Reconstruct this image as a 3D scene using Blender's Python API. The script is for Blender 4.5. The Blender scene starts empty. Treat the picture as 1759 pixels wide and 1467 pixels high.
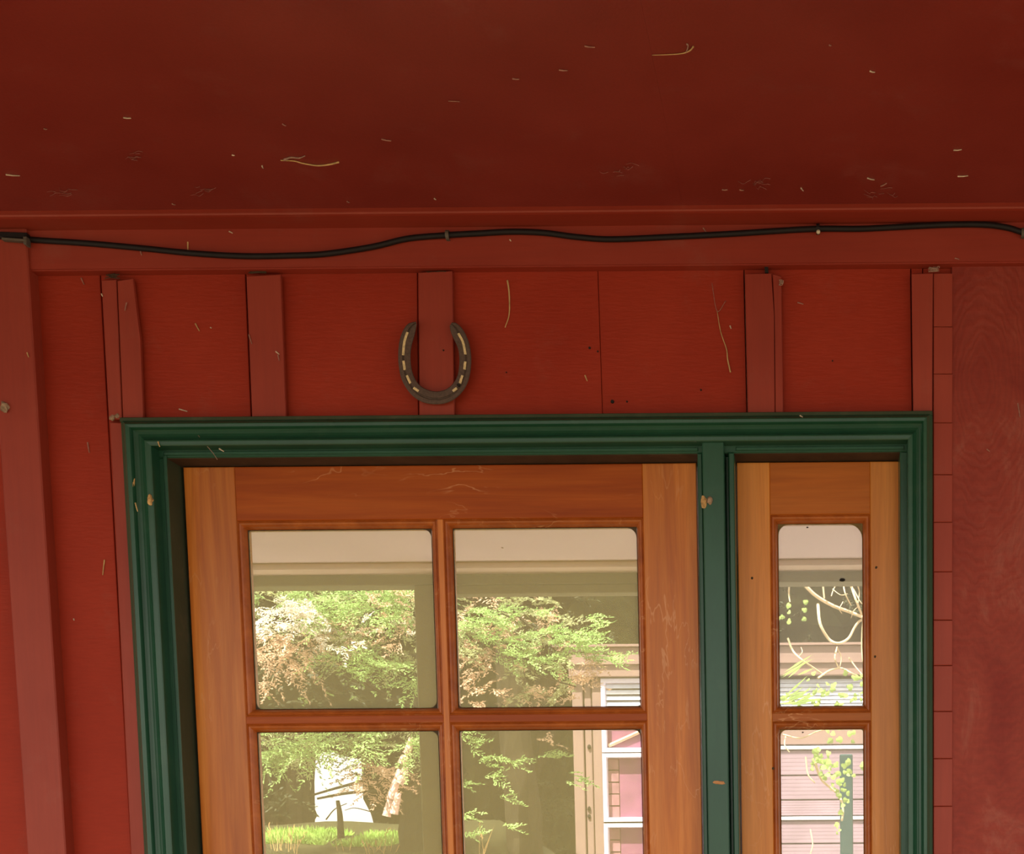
import bpy, bmesh, math, random
import numpy as np
from mathutils import Vector, Matrix
random.seed(7)
C = bpy.context.scene.collection
sc = bpy.context.scene
# ------------------------------------------------------------------ camera, sky, sun, exposure
IMG_W, IMG_H = 1759.0, 1467.0
FOC, PPX, PPY = 2361.75, 1398.26, 1667.13
CAM = Vector((0.45595, -2.2, 1.48264))
PITCH, ROLL = -0.0953647, -0.0083509
fwd = Vector((0, math.cos(PITCH), math.sin(PITCH)))
rgt0 = Vector((1, 0, 0)); up0 = rgt0.cross(fwd)
rgt = rgt0 * math.cos(ROLL) + up0 * math.sin(ROLL)
upv = -rgt0 * math.sin(ROLL) + up0 * math.cos(ROLL)
cd = bpy.data.cameras.new('camera'); cam = bpy.data.objects.new('camera', cd); C.objects.link(cam)
cam.matrix_world = Matrix(((rgt.x, upv.x, -fwd.x, CAM.x), (rgt.y, upv.y, -fwd.y, CAM.y), (rgt.z, upv.z, -fwd.z, CAM.z), (0, 0, 0, 1)))
cd.sensor_fit = 'HORIZONTAL'; cd.sensor_width = 36.0; cd.lens = FOC / IMG_W * 36.0
cd.shift_x = (IMG_W / 2 - PPX) / IMG_W; cd.shift_y = (PPY - IMG_H / 2) / IMG_W
cd.clip_start = 0.05; cd.clip_end = 500
sc.camera = cam
world = bpy.data.worlds.new('world'); sc.world = world; world.use_nodes = True
wn = world.node_tree.nodes; wl = world.node_tree.links; wn.clear()
sky = wn.new('ShaderNodeTexSky'); sky.sky_type = 'NISHITA'; sky.sun_disc = False
sky.sun_elevation = math.radians(62); sky.sun_rotation = math.radians(200); sky.air_density = 1.0; sky.dust_density = 3.0; sky.ozone_density = 0.6
bg = wn.new('ShaderNodeBackground'); bg.inputs[1].default_value = 0.50
wo = wn.new('ShaderNodeOutputWorld'); tint = wn.new('ShaderNodeMix'); tint.data_type = 'RGBA'; tint.blend_type = 'MULTIPLY'; tint.inputs[0].default_value = 1.0
tint.inputs[7].default_value = (0.22, 0.20, 0.17, 1)      # a warm hazy day
wl.new(sky.outputs[0], tint.inputs[6]); haze = wn.new('ShaderNodeMix'); haze.data_type = 'RGBA'; haze.blend_type = 'ADD'; haze.inputs[0].default_value = 1.0
haze.inputs[7].default_value = (2.2, 2.08, 1.94, 1)      # thin bright overcast
wl.new(tint.outputs[2], haze.inputs[6]); wl.new(haze.outputs[2], bg.inputs[0]); wl.new(bg.outputs[0], wo.inputs[0])
sl = bpy.data.lights.new('sun', 'SUN'); sl.energy = 13.0; sl.angle = math.radians(0.6); sl.color = (1.0, 0.94, 0.86)
sun = bpy.data.objects.new('sun', sl); C.objects.link(sun)
SUN_TO = Vector((0.22, 0.40, -0.89)).normalized()          # high sun, from behind and left of the viewer
sun.rotation_euler = SUN_TO.to_track_quat('-Z', 'Y').to_euler()
sc.view_settings.view_transform = 'Standard'; sc.view_settings.look = 'None'
sc.view_settings.gamma = 1.0; sc.view_settings.use_curve_mapping = False
sc.view_settings.exposure = 0.53
sc.cycles.transparent_max_bounces = 16; sc.cycles.max_bounces = 10; sc.cycles.diffuse_bounces = 5

# ------------------------------------------------------------------ helpers
def W(px, py, y):
    """the point at depth y that the photograph shows at px, py"""
    d = rgt * ((px - PPX) / FOC) + upv * (-(py - PPY) / FOC) + fwd
    return CAM + d * ((y - CAM.y) / d.y)
def X(px, py, y): return W(px, py, y).x
def Z(px, py, y): return W(px, py, y).z

def nodes(name):
    m = bpy.data.materials.new(name); m.use_nodes = True
    n = m.node_tree.nodes; l = m.node_tree.links
    return m, n, l, n['Principled BSDF']
def pos(n, l, scale):
    g = n.new('ShaderNodeNewGeometry'); mp = n.new('ShaderNodeMapping'); mp.inputs['Scale'].default_value = scale
    l.new(g.outputs['Position'], mp.inputs['Vector']); return mp.outputs[0]
def noise(n, l, vec, scale, detail=4, rough=0.6, dist=0.0):
    t = n.new('ShaderNodeTexNoise'); t.inputs['Scale'].default_value = scale; t.inputs['Detail'].default_value = detail
    t.inputs['Roughness'].default_value = rough; t.inputs['Distortion'].default_value = dist
    l.new(vec, t.inputs['Vector']); return t.outputs['Fac']
def ramp(n, l, fac, stops):
    r = n.new('ShaderNodeValToRGB'); e = r.color_ramp.elements
    while len(e) < len(stops): e.new(0.5)
    for i, (p, c) in enumerate(stops): e[i].position = p; e[i].color = (*c, 1)
    l.new(fac, r.inputs[0]); return r.outputs[0]
def mixc(n, l, fac, a, b, mode='MIX'):
    m = n.new('ShaderNodeMix'); m.data_type = 'RGBA'; m.blend_type = mode
    for s, v in ((m.inputs[0], fac), (m.inputs[6], a), (m.inputs[7], b)):
        if isinstance(v, (int, float)): s.default_value = v
        elif isinstance(v, tuple): s.default_value = (*v, 1)
        else: l.new(v, s)
    return m.outputs[2]
def bump(n, l, b, h, strength, dist=0.002):
    k = n.new('ShaderNodeBump'); k.inputs['Strength'].default_value = strength; k.inputs['Distance'].default_value = dist
    l.new(h, k.inputs['Height']); l.new(k.outputs[0], b.inputs['Normal'])

def painted(name, c_lo, c_hi, rough, grain, blotch=3.0, bstr=0.25, spec=0.35, dust=None):
    """oil paint over sawn timber: blotches, fine grain relief, a little settled dust"""
    m, n, l, b = nodes(name)
    f1 = noise(n, l, pos(n, l, (1, 1, 1)), blotch, 5, 0.6)
    f2 = noise(n, l, pos(n, l, grain), 1.0, 6, 0.65)
    col = ramp(n, l, f1, [(0.3, c_lo), (0.7, c_hi)])
    col = mixc(n, l, 0.5, col, ramp(n, l, f2, [(0.25, (0.78,) * 3), (0.75, (1.12,) * 3)]), 'MULTIPLY')
    if dust:
        f3 = noise(n, l, pos(n, l, (1, 1, 1)), 9.0, 8, 0.75)
        col = mixc(n, l, ramp(n, l, f3, [(0.56, (0, 0, 0)), (0.8, (dust[1],) * 3)]), col, dust[0])
    l.new(col, b.inputs['Base Color'])
    b.inputs['Roughness'].default_value = rough; b.inputs['Specular IOR Level'].default_value = spec
    bump(n, l, b, f2, bstr, 0.0015)
    return m

M = {}
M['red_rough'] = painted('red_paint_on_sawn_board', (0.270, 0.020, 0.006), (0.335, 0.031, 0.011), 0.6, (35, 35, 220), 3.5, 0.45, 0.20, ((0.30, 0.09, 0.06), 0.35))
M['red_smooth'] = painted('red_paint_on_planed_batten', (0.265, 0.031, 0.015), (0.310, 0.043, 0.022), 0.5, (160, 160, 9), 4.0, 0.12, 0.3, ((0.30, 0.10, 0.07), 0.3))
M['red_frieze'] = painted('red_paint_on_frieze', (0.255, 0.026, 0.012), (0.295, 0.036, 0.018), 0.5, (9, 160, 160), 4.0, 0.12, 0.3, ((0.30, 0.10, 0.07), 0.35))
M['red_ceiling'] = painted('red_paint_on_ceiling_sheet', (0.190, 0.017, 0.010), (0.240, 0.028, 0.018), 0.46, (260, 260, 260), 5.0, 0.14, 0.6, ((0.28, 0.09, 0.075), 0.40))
M['green'] = painted('green_gloss_paint', (0.010, 0.059, 0.029), (0.015, 0.074, 0.036), 0.33, (120, 120, 30), 6.0, 0.12, 0.45, ((0.07, 0.12, 0.07), 0.4))
M['green_dusty'] = painted('dusty_green_paint', (0.030, 0.042, 0.018), (0.050, 0.060, 0.030), 0.7, (120, 120, 30), 9.0, 0.2, 0.3, ((0.14, 0.10, 0.06), 0.6))
M['rebate'] = painted('bare_dusty_rebate', (0.050, 0.028, 0.016), (0.085, 0.050, 0.030), 0.8, (60, 60, 60), 14.0, 0.2, 0.2, ((0.17, 0.13, 0.09), 0.5))
def weathered():
    m, n, l, b = nodes('red_paint_on_knotty_board')
    g = n.new('ShaderNodeNewGeometry'); mp = n.new('ShaderNodeMapping')
    k = W(1686, 655, 0); mp.inputs['Location'].default_value = (-k.x, 0, -k.z * 0.45); mp.inputs['Scale'].default_value = (1, 1, 0.45)
    l.new(g.outputs['Position'], mp.inputs['Vector'])
    nz = n.new('ShaderNodeTexNoise'); nz.inputs['Scale'].default_value = 9; nz.inputs['Detail'].default_value = 3
    l.new(g.outputs['Position'], nz.inputs['Vector'])
    wv = n.new('ShaderNodeTexWave'); wv.wave_type = 'RINGS'; wv.rings_direction = 'SPHERICAL'; wv.inputs['Scale'].default_value = 42
    wv.inputs['Distortion'].default_value = 9; wv.inputs['Detail'].default_value = 4; wv.inputs['Detail Scale'].default_value = 1.2
    l.new(mp.outputs[0], wv.inputs['Vector'])
    f1 = noise(n, l, pos(n, l, (1, 1, 0.6)), 7, 6, 0.7, 0.6)
    f2 = noise(n, l, pos(n, l, (30, 30, 190)), 1.0, 6, 0.7)
    col = ramp(n, l, f1, [(0.3, (0.20, 0.017, 0.009)), (0.55, (0.262, 0.034, 0.018)), (0.75, (0.33, 0.095, 0.065))])
    col = mixc(n, l, 0.20, col, ramp(n, l, wv.outputs['Fac'], [(0.0, (0.72,) * 3), (1.0, (1.15,) * 3)]), 'MULTIPLY')
    col = mixc(n, l, 0.35, col, ramp(n, l, f2, [(0.25, (0.7,) * 3), (0.75, (1.2,) * 3)]), 'MULTIPLY')
    l.new(col, b.inputs['Base Color']); b.inputs['Roughness'].default_value = 0.6; b.inputs['Specular IOR Level'].default_value = 0.3
    a = n.new('ShaderNodeMath'); a.operation = 'ADD'; l.new(wv.outputs['Fac'], a.inputs[0]); l.new(f2, a.inputs[1])
    bump(n, l, b, a.outputs[0], 0.4, 0.001); return m
M['red_knotty'] = weathered()
def wood(name, grain, lo, mid, hi, gs=1.0, spec=0.35, coat=0.18):
    m, n, l, b = nodes(name)
    f1 = noise(n, l, pos(n, l, grain), gs, 6, 0.62, 0.8)
    f2 = noise(n, l, pos(n, l, tuple(0.3 * g for g in grain)), gs, 3, 0.5, 0.4)
    f3 = noise(n, l, pos(n, l, tuple(6 * g for g in grain)), gs, 3, 0.6)
    col = ramp(n, l, f1, [(0.25, lo), (0.5, mid), (0.75, hi)])
    col = mixc(n, l, 0.6, col, ramp(n, l, f2, [(0.3, (0.70, 0.62, 0.55)), (0.7, (1.15, 1.12, 1.1))]), 'MULTIPLY')
    col = mixc(n, l, 0.5, col, ramp(n, l, f3, [(0.3, (0.85,) * 3), (0.7, (1.08,) * 3)]), 'MULTIPLY')
    f4 = noise(n, l, pos(n, l, tuple(4.0 + 0.35 * g for g in grain)), 1.0, 4, 0.6, 0.5)
    f5 = noise(n, l, pos(n, l, (1, 1, 1)), 7.0, 3, 0.5)
    fl = n.new('ShaderNodeMath'); fl.operation = 'MULTIPLY'
    l.new(ramp(n, l, f4, [(0.490, (0, 0, 0)), (0.497, (1, 1, 1)), (0.503, (1, 1, 1)), (0.510, (0, 0, 0))]), fl.inputs[0])
    l.new(ramp(n, l, f5, [(0.52, (0, 0, 0)), (0.66, (0.45, 0.45, 0.45))]), fl.inputs[1])
    col = mixc(n, l, fl.outputs[0], col, (0.72, 0.36, 0.16))
    l.new(col, b.inputs['Base Color']); b.inputs['Roughness'].default_value = 0.42; b.inputs['Specular IOR Level'].default_value = spec
    b.inputs['Coat Weight'].default_value = coat; b.inputs['Coat Roughness'].default_value = 0.25
    bump(n, l, b, f1, 0.12, 0.001); return m
VG, HG = (45, 45, 2.2), (2.2, 45, 45)
M['wood_v'] = wood('varnished_timber_upright', VG, (0.38, 0.088, 0.005), (0.53, 0.155, 0.014), (0.66, 0.235, 0.040))
M['wood_h'] = wood('varnished_timber_crosswise', HG, (0.27, 0.044, 0.002), (0.35, 0.066, 0.003), (0.44, 0.100, 0.008), 1.0, 0.2, 0.04)
M['bead'] = wood('varnished_glazing_bead', (20, 20, 20), (0.26, 0.052, 0.005), (0.36, 0.085, 0.010), (0.46, 0.125, 0.02))
M['wood_pale'] = wood('varnished_pale_timber_upright', VG, (0.45, 0.140, 0.012), (0.58, 0.205, 0.026), (0.66, 0.25, 0.042))
M['wood_pale_h'] = wood('varnished_pale_timber_crosswise', HG, (0.34, 0.080, 0.005), (0.43, 0.115, 0.010), (0.50, 0.155, 0.020), 1.0, 0.22, 0.06)

def simple(name, col, rough=0.6, metal=0.0, spec=0.4, var=0.15, vs=40.0, bstr=0.1, trans=0.0):
    m, n, l, b = nodes(name)
    f = noise(n, l, pos(n, l, (1, 1, 1)), vs, 4, 0.6)
    c = ramp(n, l, f, [(0.3, tuple(x * (1 - var) for x in col)), (0.7, tuple(min(1, x * (1 + var)) for x in col))])
    l.new(c, b.inputs['Base Color']); b.inputs['Roughness'].default_value = rough; b.inputs['Metallic'].default_value = metal
    b.inputs['Specular IOR Level'].default_value = spec
    if bstr: bump(n, l, b, f, bstr, 0.001)
    return m
M['iron'] = simple('weathered_dark_iron', (0.090, 0.056, 0.042), 0.75, 0.0, 0.3, 0.25, 260, 0.3)
M['gold'] = simple('worn_gold_paint', (0.62, 0.46, 0.23), 0.5, 0.0, 0.5, 0.3, 300, 0.2)
M['dark'] = simple('dark_hole', (0.012, 0.008, 0.006), 0.9)
M['cable'] = simple('black_rubber_cable', (0.010, 0.006, 0.006), 0.55, 0.0, 0.25, 0.2, 60)
M['clip'] = simple('dull_grey_clip', (0.10, 0.08, 0.06), 0.6, 0.2)
M['clip_nail'] = simple('bright_nail_head', (0.6, 0.52, 0.36), 0.4, 0.3)
M['straw'] = simple('dry_straw', (0.52, 0.33, 0.14), 0.8, 0, 0.2, 0.25, 90)
M['fleck'] = simple('pale_lint', (0.55, 0.42, 0.30), 0.9, 0, 0.2, 0.3, 200)
M['fleck_dim'] = simple('dusty_lint', (0.33, 0.15, 0.11), 0.9, 0, 0.2, 0.3, 200)
M['web'] = simple('grey_web_silk', (0.34, 0.20, 0.15), 0.9, 0, 0.2, 0.3, 200)
M['web_dim'] = simple('dusty_red_web', (0.27, 0.10, 0.08), 0.9, 0, 0.2, 0.3, 200)
M['mud'] = simple('dried_tan_mud', (0.50, 0.30, 0.12), 0.9, 0, 0.1, 0.4, 150, 0.4)
M['mud_grey'] = simple('dried_grey_mud', (0.30, 0.20, 0.13), 0.9, 0, 0.1, 0.4, 150, 0.4)
M['chip'] = simple('bare_timber_chip', (0.46, 0.22, 0.09), 0.8)
M['putty'] = simple('old_stained_putty', (0.17, 0.105, 0.030), 0.7, 0, 0.3, 0.35, 120, 0.3)
M['putty_dark'] = simple('dirt_stained_putty', (0.055, 0.032, 0.012), 0.7, 0, 0.3, 0.35, 120, 0.3)
def film_glass(name, film, veilcol):
    """old pane: a dust film tinted to paint the hazy veil over clear glass with its mirror sheen"""
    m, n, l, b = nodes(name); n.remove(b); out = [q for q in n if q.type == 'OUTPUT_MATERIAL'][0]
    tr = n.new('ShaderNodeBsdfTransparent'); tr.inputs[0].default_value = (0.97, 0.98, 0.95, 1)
    df = n.new('ShaderNodeBsdfDiffuse'); df.inputs[0].default_value = (*veilcol, 1)
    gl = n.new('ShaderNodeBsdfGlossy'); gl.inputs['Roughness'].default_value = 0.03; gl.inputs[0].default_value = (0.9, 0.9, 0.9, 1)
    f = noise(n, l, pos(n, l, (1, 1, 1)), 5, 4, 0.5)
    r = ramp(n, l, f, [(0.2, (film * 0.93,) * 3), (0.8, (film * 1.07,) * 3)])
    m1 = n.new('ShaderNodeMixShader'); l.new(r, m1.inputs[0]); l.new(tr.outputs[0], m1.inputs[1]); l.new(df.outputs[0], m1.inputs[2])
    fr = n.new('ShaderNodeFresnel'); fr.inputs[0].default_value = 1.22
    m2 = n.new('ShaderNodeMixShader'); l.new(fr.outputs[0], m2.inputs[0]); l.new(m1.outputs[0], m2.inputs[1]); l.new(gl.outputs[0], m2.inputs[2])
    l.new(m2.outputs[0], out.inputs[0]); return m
M['glass'] = film_glass('hazy_old_glass', 0.185, (0.93, 0.80, 0.34))
M['glass_side'] = film_glass('hazy_sidelight_glass', 0.19, (0.90, 0.82, 0.60))
# beyond the glass
M['cream'] = simple('cream_ceiling_paint', (0.80, 0.70, 0.80), 0.7, 0, 0.3, 0.04, 5)
M['cornice'] = simple('buff_trim_paint', (0.68, 0.53, 0.46), 0.6, 0, 0.3, 0.06, 8)
M['olive'] = simple('olive_paint', (0.14, 0.14, 0.06), 0.6, 0, 0.3, 0.08, 6)
M['inner'] = simple('inner_wall_paint', (0.70, 0.58, 0.46), 0.8)
M['floor'] = simple('worn_floor_boards', (0.40, 0.27, 0.17), 0.6)
M['deck'] = simple('dark_stained_deck', (0.10, 0.055, 0.03), 0.7)
M['ground'] = simple('dry_lawn', (0.11, 0.095, 0.045), 0.95, 0, 0.1, 0.3, 2.0)
M['bank'] = simple('shaded_bank_soil', (0.035, 0.034, 0.014), 0.95, 0, 0.1, 0.3, 8.0)  # shade on the bank face put into its dark colour
def leaf(name, col, var=0.35, vs=6.0, tl=0.35):
    m, n, l, b = nodes(name)
    f = noise(n, l, pos(n, l, (1, 1, 1)), vs, 3, 0.6)
    c = ramp(n, l, f, [(0.3, tuple(x * (1 - var) for x in col)), (0.7, tuple(min(1, x * (1 + var)) for x in col))])
    l.new(c, b.inputs['Base Color']); b.inputs['Roughness'].default_value = 0.6; b.inputs['Specular IOR Level'].default_value = 0.25
    if tl:
        out = [q for q in n if q.type == 'OUTPUT_MATERIAL'][0]
        t = n.new('ShaderNodeBsdfTranslucent'); l.new(c, t.inputs[0])
        mx = n.new('ShaderNodeMixShader'); mx.inputs[0].default_value = tl
        l.new(b.outputs[0], mx.inputs[1]); l.new(t.outputs[0], mx.inputs[2]); l.new(mx.outputs[0], out.inputs[0])
    return m
M['needle'] = leaf('fresh_cypress_green', (0.30, 0.46, 0.15))
M['needle_olive'] = leaf('olive_cypress_green', (0.33, 0.36, 0.17))
M['needle_dead'] = leaf('dead_cypress_tan', (0.60, 0.40, 0.27), 0.35)
M['needle_pale'] = leaf('bleached_lichen_twigs', (0.70, 0.64, 0.54), 0.25)
M['needle_dark'] = leaf('shaded_cypress_green', (0.030, 0.036, 0.012), 0.4, 6, 0.1)  # same cypress darkened, stands for the shade among the trees
M['core'] = simple('shaded_crown_core', (0.014, 0.014, 0.005), 1.0, 0, 0.0, 0.4, 5, 0)  # crown shade put into a near-black core colour
M['bark'] = simple('dark_cypress_bark', (0.030, 0.023, 0.013), 0.95, 0, 0.1, 0.5, 14, 0.6)
M['bark_sunlit'] = simple('sunlit_pinkish_bark', (0.66, 0.44, 0.37), 0.9, 0, 0.1, 0.35, 20, 0.6)  # sunlit trunk edge put into a paler bark colour
M['grass'] = leaf('bright_grass', (0.34, 0.52, 0.12), 0.4, 5)
M['shed_red'] = simple('sun_faded_red_boards', (0.26, 0.185, 0.225), 0.7, 0, 0.3, 0.15, 6, 0.1)
M['shed_pink'] = simple('red_panel_behind_panes', (0.235, 0.085, 0.15), 0.6, 0, 0.3, 0.18, 9, 0.1)
M['shed_brick'] = simple('dull_pink_blocks', (0.30, 0.15, 0.17), 0.8, 0, 0.2, 0.25, 16, 0.2)
M['shed_trim'] = simple('mauve_brown_trim', (0.25, 0.165, 0.14), 0.6, 0, 0.3, 0.08, 6, 0.1)
M['shed_white'] = simple('lilac_white_sash_paint', (0.70, 0.66, 0.80), 0.5, 0, 0.4, 0.05, 8, 0)
M['louvre'] = simple('sky_tinted_louvre_glass', (0.62, 0.66, 0.76), 0.2, 0, 0.7, 0.2, 8, 0)  # sky reflection put into the blade colour
M['louvre_gap'] = simple('louvre_shadow_board', (0.16, 0.13, 0.15), 0.8)
M['brace'] = simple('tan_timber_brace', (0.62, 0.42, 0.28), 0.7)
M['teal'] = simple('teal_painted_post', (0.012, 0.055, 0.055), 0.5, 0, 0.3, 0.1, 10, 0)
M['vine_stem'] = simple('pale_vine_wood', (0.62, 0.48, 0.30), 0.8, 0, 0.2, 0.2, 30)
M['vine_leaf'] = leaf('lime_vine_leaf', (0.38, 0.54, 0.15), 0.25, 9, 0.4)

def tag(o, label=None, cat=None, group=None, kind=None):
    for k, v in (('label', label), ('category', cat), ('group', group), ('kind', kind)):
        if v: o[k] = v
    return o
def wloc(o):
    v = Vector((0, 0, 0))
    while o: v += o.location; o = o.parent
    return v
def empty(name, loc, label=None, cat=None, group=None, kind=None):
    o = bpy.data.objects.new(name, None); C.objects.link(o); o.location = loc; o.empty_display_size = 0.05
    return tag(o, label, cat, group, kind)
def link(name, bm, mat, parent=None, loc=None, smooth=False):
    """one mesh object; bm holds world coordinates"""
    me = bpy.data.meshes.new(name)
    if isinstance(bm, bmesh.types.BMesh):
        bmesh.ops.recalc_face_normals(bm, faces=bm.faces); bm.to_mesh(me); bm.free()
    else:
        me.from_pydata(bm[0], [], bm[1]); me.update()
    if loc is None:
        co = np.empty(len(me.vertices) * 3); me.vertices.foreach_get('co', co); co = co.reshape(-1, 3)
        loc = Vector((co.min(0) + co.max(0)) / 2)
    me.transform(Matrix.Translation(-Vector(loc))); me.materials.append(mat)
    if smooth: me.polygons.foreach_set('use_smooth', [True] * len(me.polygons))
    o = bpy.data.objects.new(name, me); C.objects.link(o)
    if parent: o.parent = parent
    o.location = Vector(loc) - (wloc(parent) if parent else Vector((0, 0, 0)))
    return o
def prism(poly, y0, y1, bev=0.0, seg=1):
    """polygon [(x, z)] in the wall plane, extruded from y0 (front) to y1 (back)"""
    bm = bmesh.new(); a = [bm.verts.new((x, y0, z)) for x, z in poly]; b = [bm.verts.new((x, y1, z)) for x, z in poly]
    f = bm.faces.new(a); bm.faces.new(b[::-1]); n = len(poly)
    for i in range(n): bm.faces.new((a[i], b[i], b[(i + 1) % n], a[(i + 1) % n]))
    if bev: bmesh.ops.bevel(bm, geom=list(f.edges), offset=bev, segments=seg, affect='EDGES')
    return bm
def pprism(pts, y0, y1, bev=0.0, seg=1): return prism([(W(x, y, y0).x, W(x, y, y0).z) for x, y in pts], y0, y1, bev, seg)
def rect(x0, x1, z0, z1): return [(x0, z0), (x1, z0), (x1, z1), (x0, z1)]
def box(x0, x1, y0, y1, z0, z1, bev=0.0):
    bm = bmesh.new(); bmesh.ops.create_cube(bm, size=1)
    for v in bm.verts: v.co = Vector(((x0 + x1) / 2 + v.co.x * (x1 - x0), (y0 + y1) / 2 + v.co.y * (y1 - y0), (z0 + z1) / 2 + v.co.z * (z1 - z0)))
    if bev: bmesh.ops.bevel(bm, geom=list(bm.edges), offset=bev, segments=1, affect='EDGES')
    return bm
def crom(pts, n=8):
    P = [Vector(p) for p in pts]; P = [P[0] * 2 - P[1]] + P + [P[-1] * 2 - P[-2]]; out = []
    for i in range(1, len(P) - 2):
        for k in range(n):
            t = k / n; a, b, c, d = P[i - 1], P[i], P[i + 1], P[i + 2]
            out.append(0.5 * ((2 * b) + (c - a) * t + (2 * a - 5 * b + 4 * c - d) * t * t + (3 * b - a - 3 * c + d) * t ** 3))
    out.append(P[-2]); return out
def tube(bm, pts, r0, r1=None, sides=8):
    r1 = r0 if r1 is None else r1; rings = []; n = len(pts)
    for i, p in enumerate(pts):
        t = (pts[min(i + 1, n - 1)] - pts[max(i - 1, 0)]).normalized()
        u = t.cross(Vector((0, 0, 1)) if abs(t.z) < 0.9 else Vector((1, 0, 0))).normalized(); v = t.cross(u)
        r = r0 + (r1 - r0) * i / (n - 1)
        rings.append([bm.verts.new(p + (u * math.cos(2 * math.pi * k / sides) + v * math.sin(2 * math.pi * k / sides)) * r) for k in range(sides)])
    for a, b in zip(rings, rings[1:]):
        for k in range(sides): bm.faces.new((a[k], a[(k + 1) % sides], b[(k + 1) % sides], b[k]))
    bm.faces.new(rings[0][::-1]); bm.faces.new(rings[-1]); return bm
def lump(c, rx, ry, rz, seed=0, rough=0.25, sub=2):
    bm = bmesh.new(); bmesh.ops.create_icosphere(bm, subdivisions=sub, radius=1); R = random.Random(seed)
    for v in bm.verts:
        k = 1 + R.uniform(-rough, rough); v.co = Vector((c[0] + v.co.x * rx * k, c[1] + v.co.y * ry * k, c[2] + v.co.z * rz * k))
    return bm

# ------------------------------------------------------------------ heights and depths of the front
CEIL = 2.4186
Y_BATTEN, Y_FRIEZE, Y_TRIM = -0.012, -0.020, -0.0655
Y_CASE, Y_FRAME, Y_DOOR, Y_GLASS = -0.030, -0.004, 0.042, 0.056
FLOOR = 0.0

# ------------------------------------------------------------------ porch ceiling
cl = empty('ceiling', (0, -0.9, CEIL), 'dusty dark red porch ceiling sheets above the boarded wall', 'ceiling', None, 'structure')
jx = X(1146, 165, Y_TRIM)
jx = CAM.x + (1146 - 1398) / (1441 - 165) * (CEIL - CAM.z)
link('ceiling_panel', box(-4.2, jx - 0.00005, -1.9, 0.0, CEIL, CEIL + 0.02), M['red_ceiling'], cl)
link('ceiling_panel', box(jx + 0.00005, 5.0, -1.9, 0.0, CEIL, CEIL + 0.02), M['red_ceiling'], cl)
tag(link('trim_5', box(-4.2, 5.0, -1.94, -1.90, CEIL - 0.10, CEIL + 0.06, 0.004), M['red_smooth']), 'red fascia board along the outer edge of the porch ceiling', 'trim', None, 'structure')

# ------------------------------------------------------------------ boarded wall
wf = empty('wall_front', (0, 0, FLOOR), 'red painted board and batten wall around the green framed door', 'wall', None, 'structure')
ZT = CEIL
caseL, caseR, caseT = -.6030, .6455, 2.1346
def BX(px, py): return X(px, py, 0.0)
lowz = caseT - 0.02
def joint(xa, ya, xb, yb, gap):
    """open joint between two boards along a slightly leaning line; returns x at height z"""
    a, b = W(xa, ya, 0), W(xb, yb, 0)
    return (lambda z: a.x + (b.x - a.x) * (z - a.z) / (b.z - a.z)), gap / 2
joints = [joint(172.6, 481, 185.6, 720, .0015), joint(421.8, 474, 431.8, 722, .0015), joint(717.2, 468, 719.0, 718, .0015), joint(1026.6, 458, 1034.8, 707, .0006), joint(1278.2, 470, 1283.6, 718, .0015), joint(1564.8, 470, 1567.6, 718, .0015)]
def leaning(jl, jr, z0, z1, yo):
    (fl, gl), (fr_, gr) = jl, jr
    link('board', prism([(fl(z0) + gl, z0), (fr_(z0) - gr, z0), (fr_(z1) - gr, z1), (fl(z1) + gl, z1)], yo, .022, .0008), M['red_rough'], wf)
def upright(x): return (lambda z: x), .0007
far = [upright(x) for x in (-4.0, -2.6, -1.9, BX(-300, 700) - .05, BX(22, 700))] + [joints[0]]
for k in range(len(far) - 1): leaning(far[k], far[k + 1], FLOOR, ZT, .0008 * (k % 2))
leaning(joints[0], upright(caseL + .02), FLOOR, lowz, 0.0)
for k in range(5): leaning(joints[k], joints[k + 1], lowz, ZT, (0.0, .0006, -.0004, .0002, 0.0)[k])
leaning(joints[5], upright(BX(1585, 590)), lowz, ZT, 0.0)
link('board', prism(rect(BX(1585, 590) + .0007, BX(1634, 900), FLOOR, ZT), 0.001, .022, .0008), M['red_rough'], wf)
link('board', prism(rect(BX(1634, 900) - .0004, BX(1634, 900) + .24, FLOOR, ZT), -0.006, .022, .0012), M['red_knotty'], wf)
for k in range(4): link('board', prism(rect(BX(1634, 900) + .2414 + k * .8, BX(1634, 900) + 1.04 + k * .8, FLOOR, ZT), 0, .022), M['red_rough'], wf)
link('backing', box(-4.0, caseL + .03, .022, .1, FLOOR, ZT), M['inner'], wf); link('backing', box(caseR - .03, 4.6, .022, .1, FLOOR, ZT), M['inner'], wf)
link('backing', box(caseL + .03, caseR - .03, .022, .1, caseT - .01, ZT), M['inner'], wf)
def batten(pts, mat='red_smooth', front=Y_BATTEN, back=-0.0042, bev=0.0010, name='batten'):
    return link(name, pprism(pts, front, back, bev), M[mat], wf)
def down(px, py, pz, y=Y_BATTEN): return X(px, py, y), FLOOR
for x in (-1.42, -1.9, -2.6, -3.2): link('batten', prism(rect(x - .028, x + .028, FLOOR, Z(50, 466, 0) - .006), Y_BATTEN, 0, .0012), M['red_smooth'], wf)
for k in range(4): link('batten', prism(rect(BX(1634, 900) + .215 + k * .8, BX(1634, 900) + .27 + k * .8, FLOOR, Z(50, 466, 0) - .006), Y_BATTEN, 0, .0012), M['red_smooth'], wf)
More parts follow.
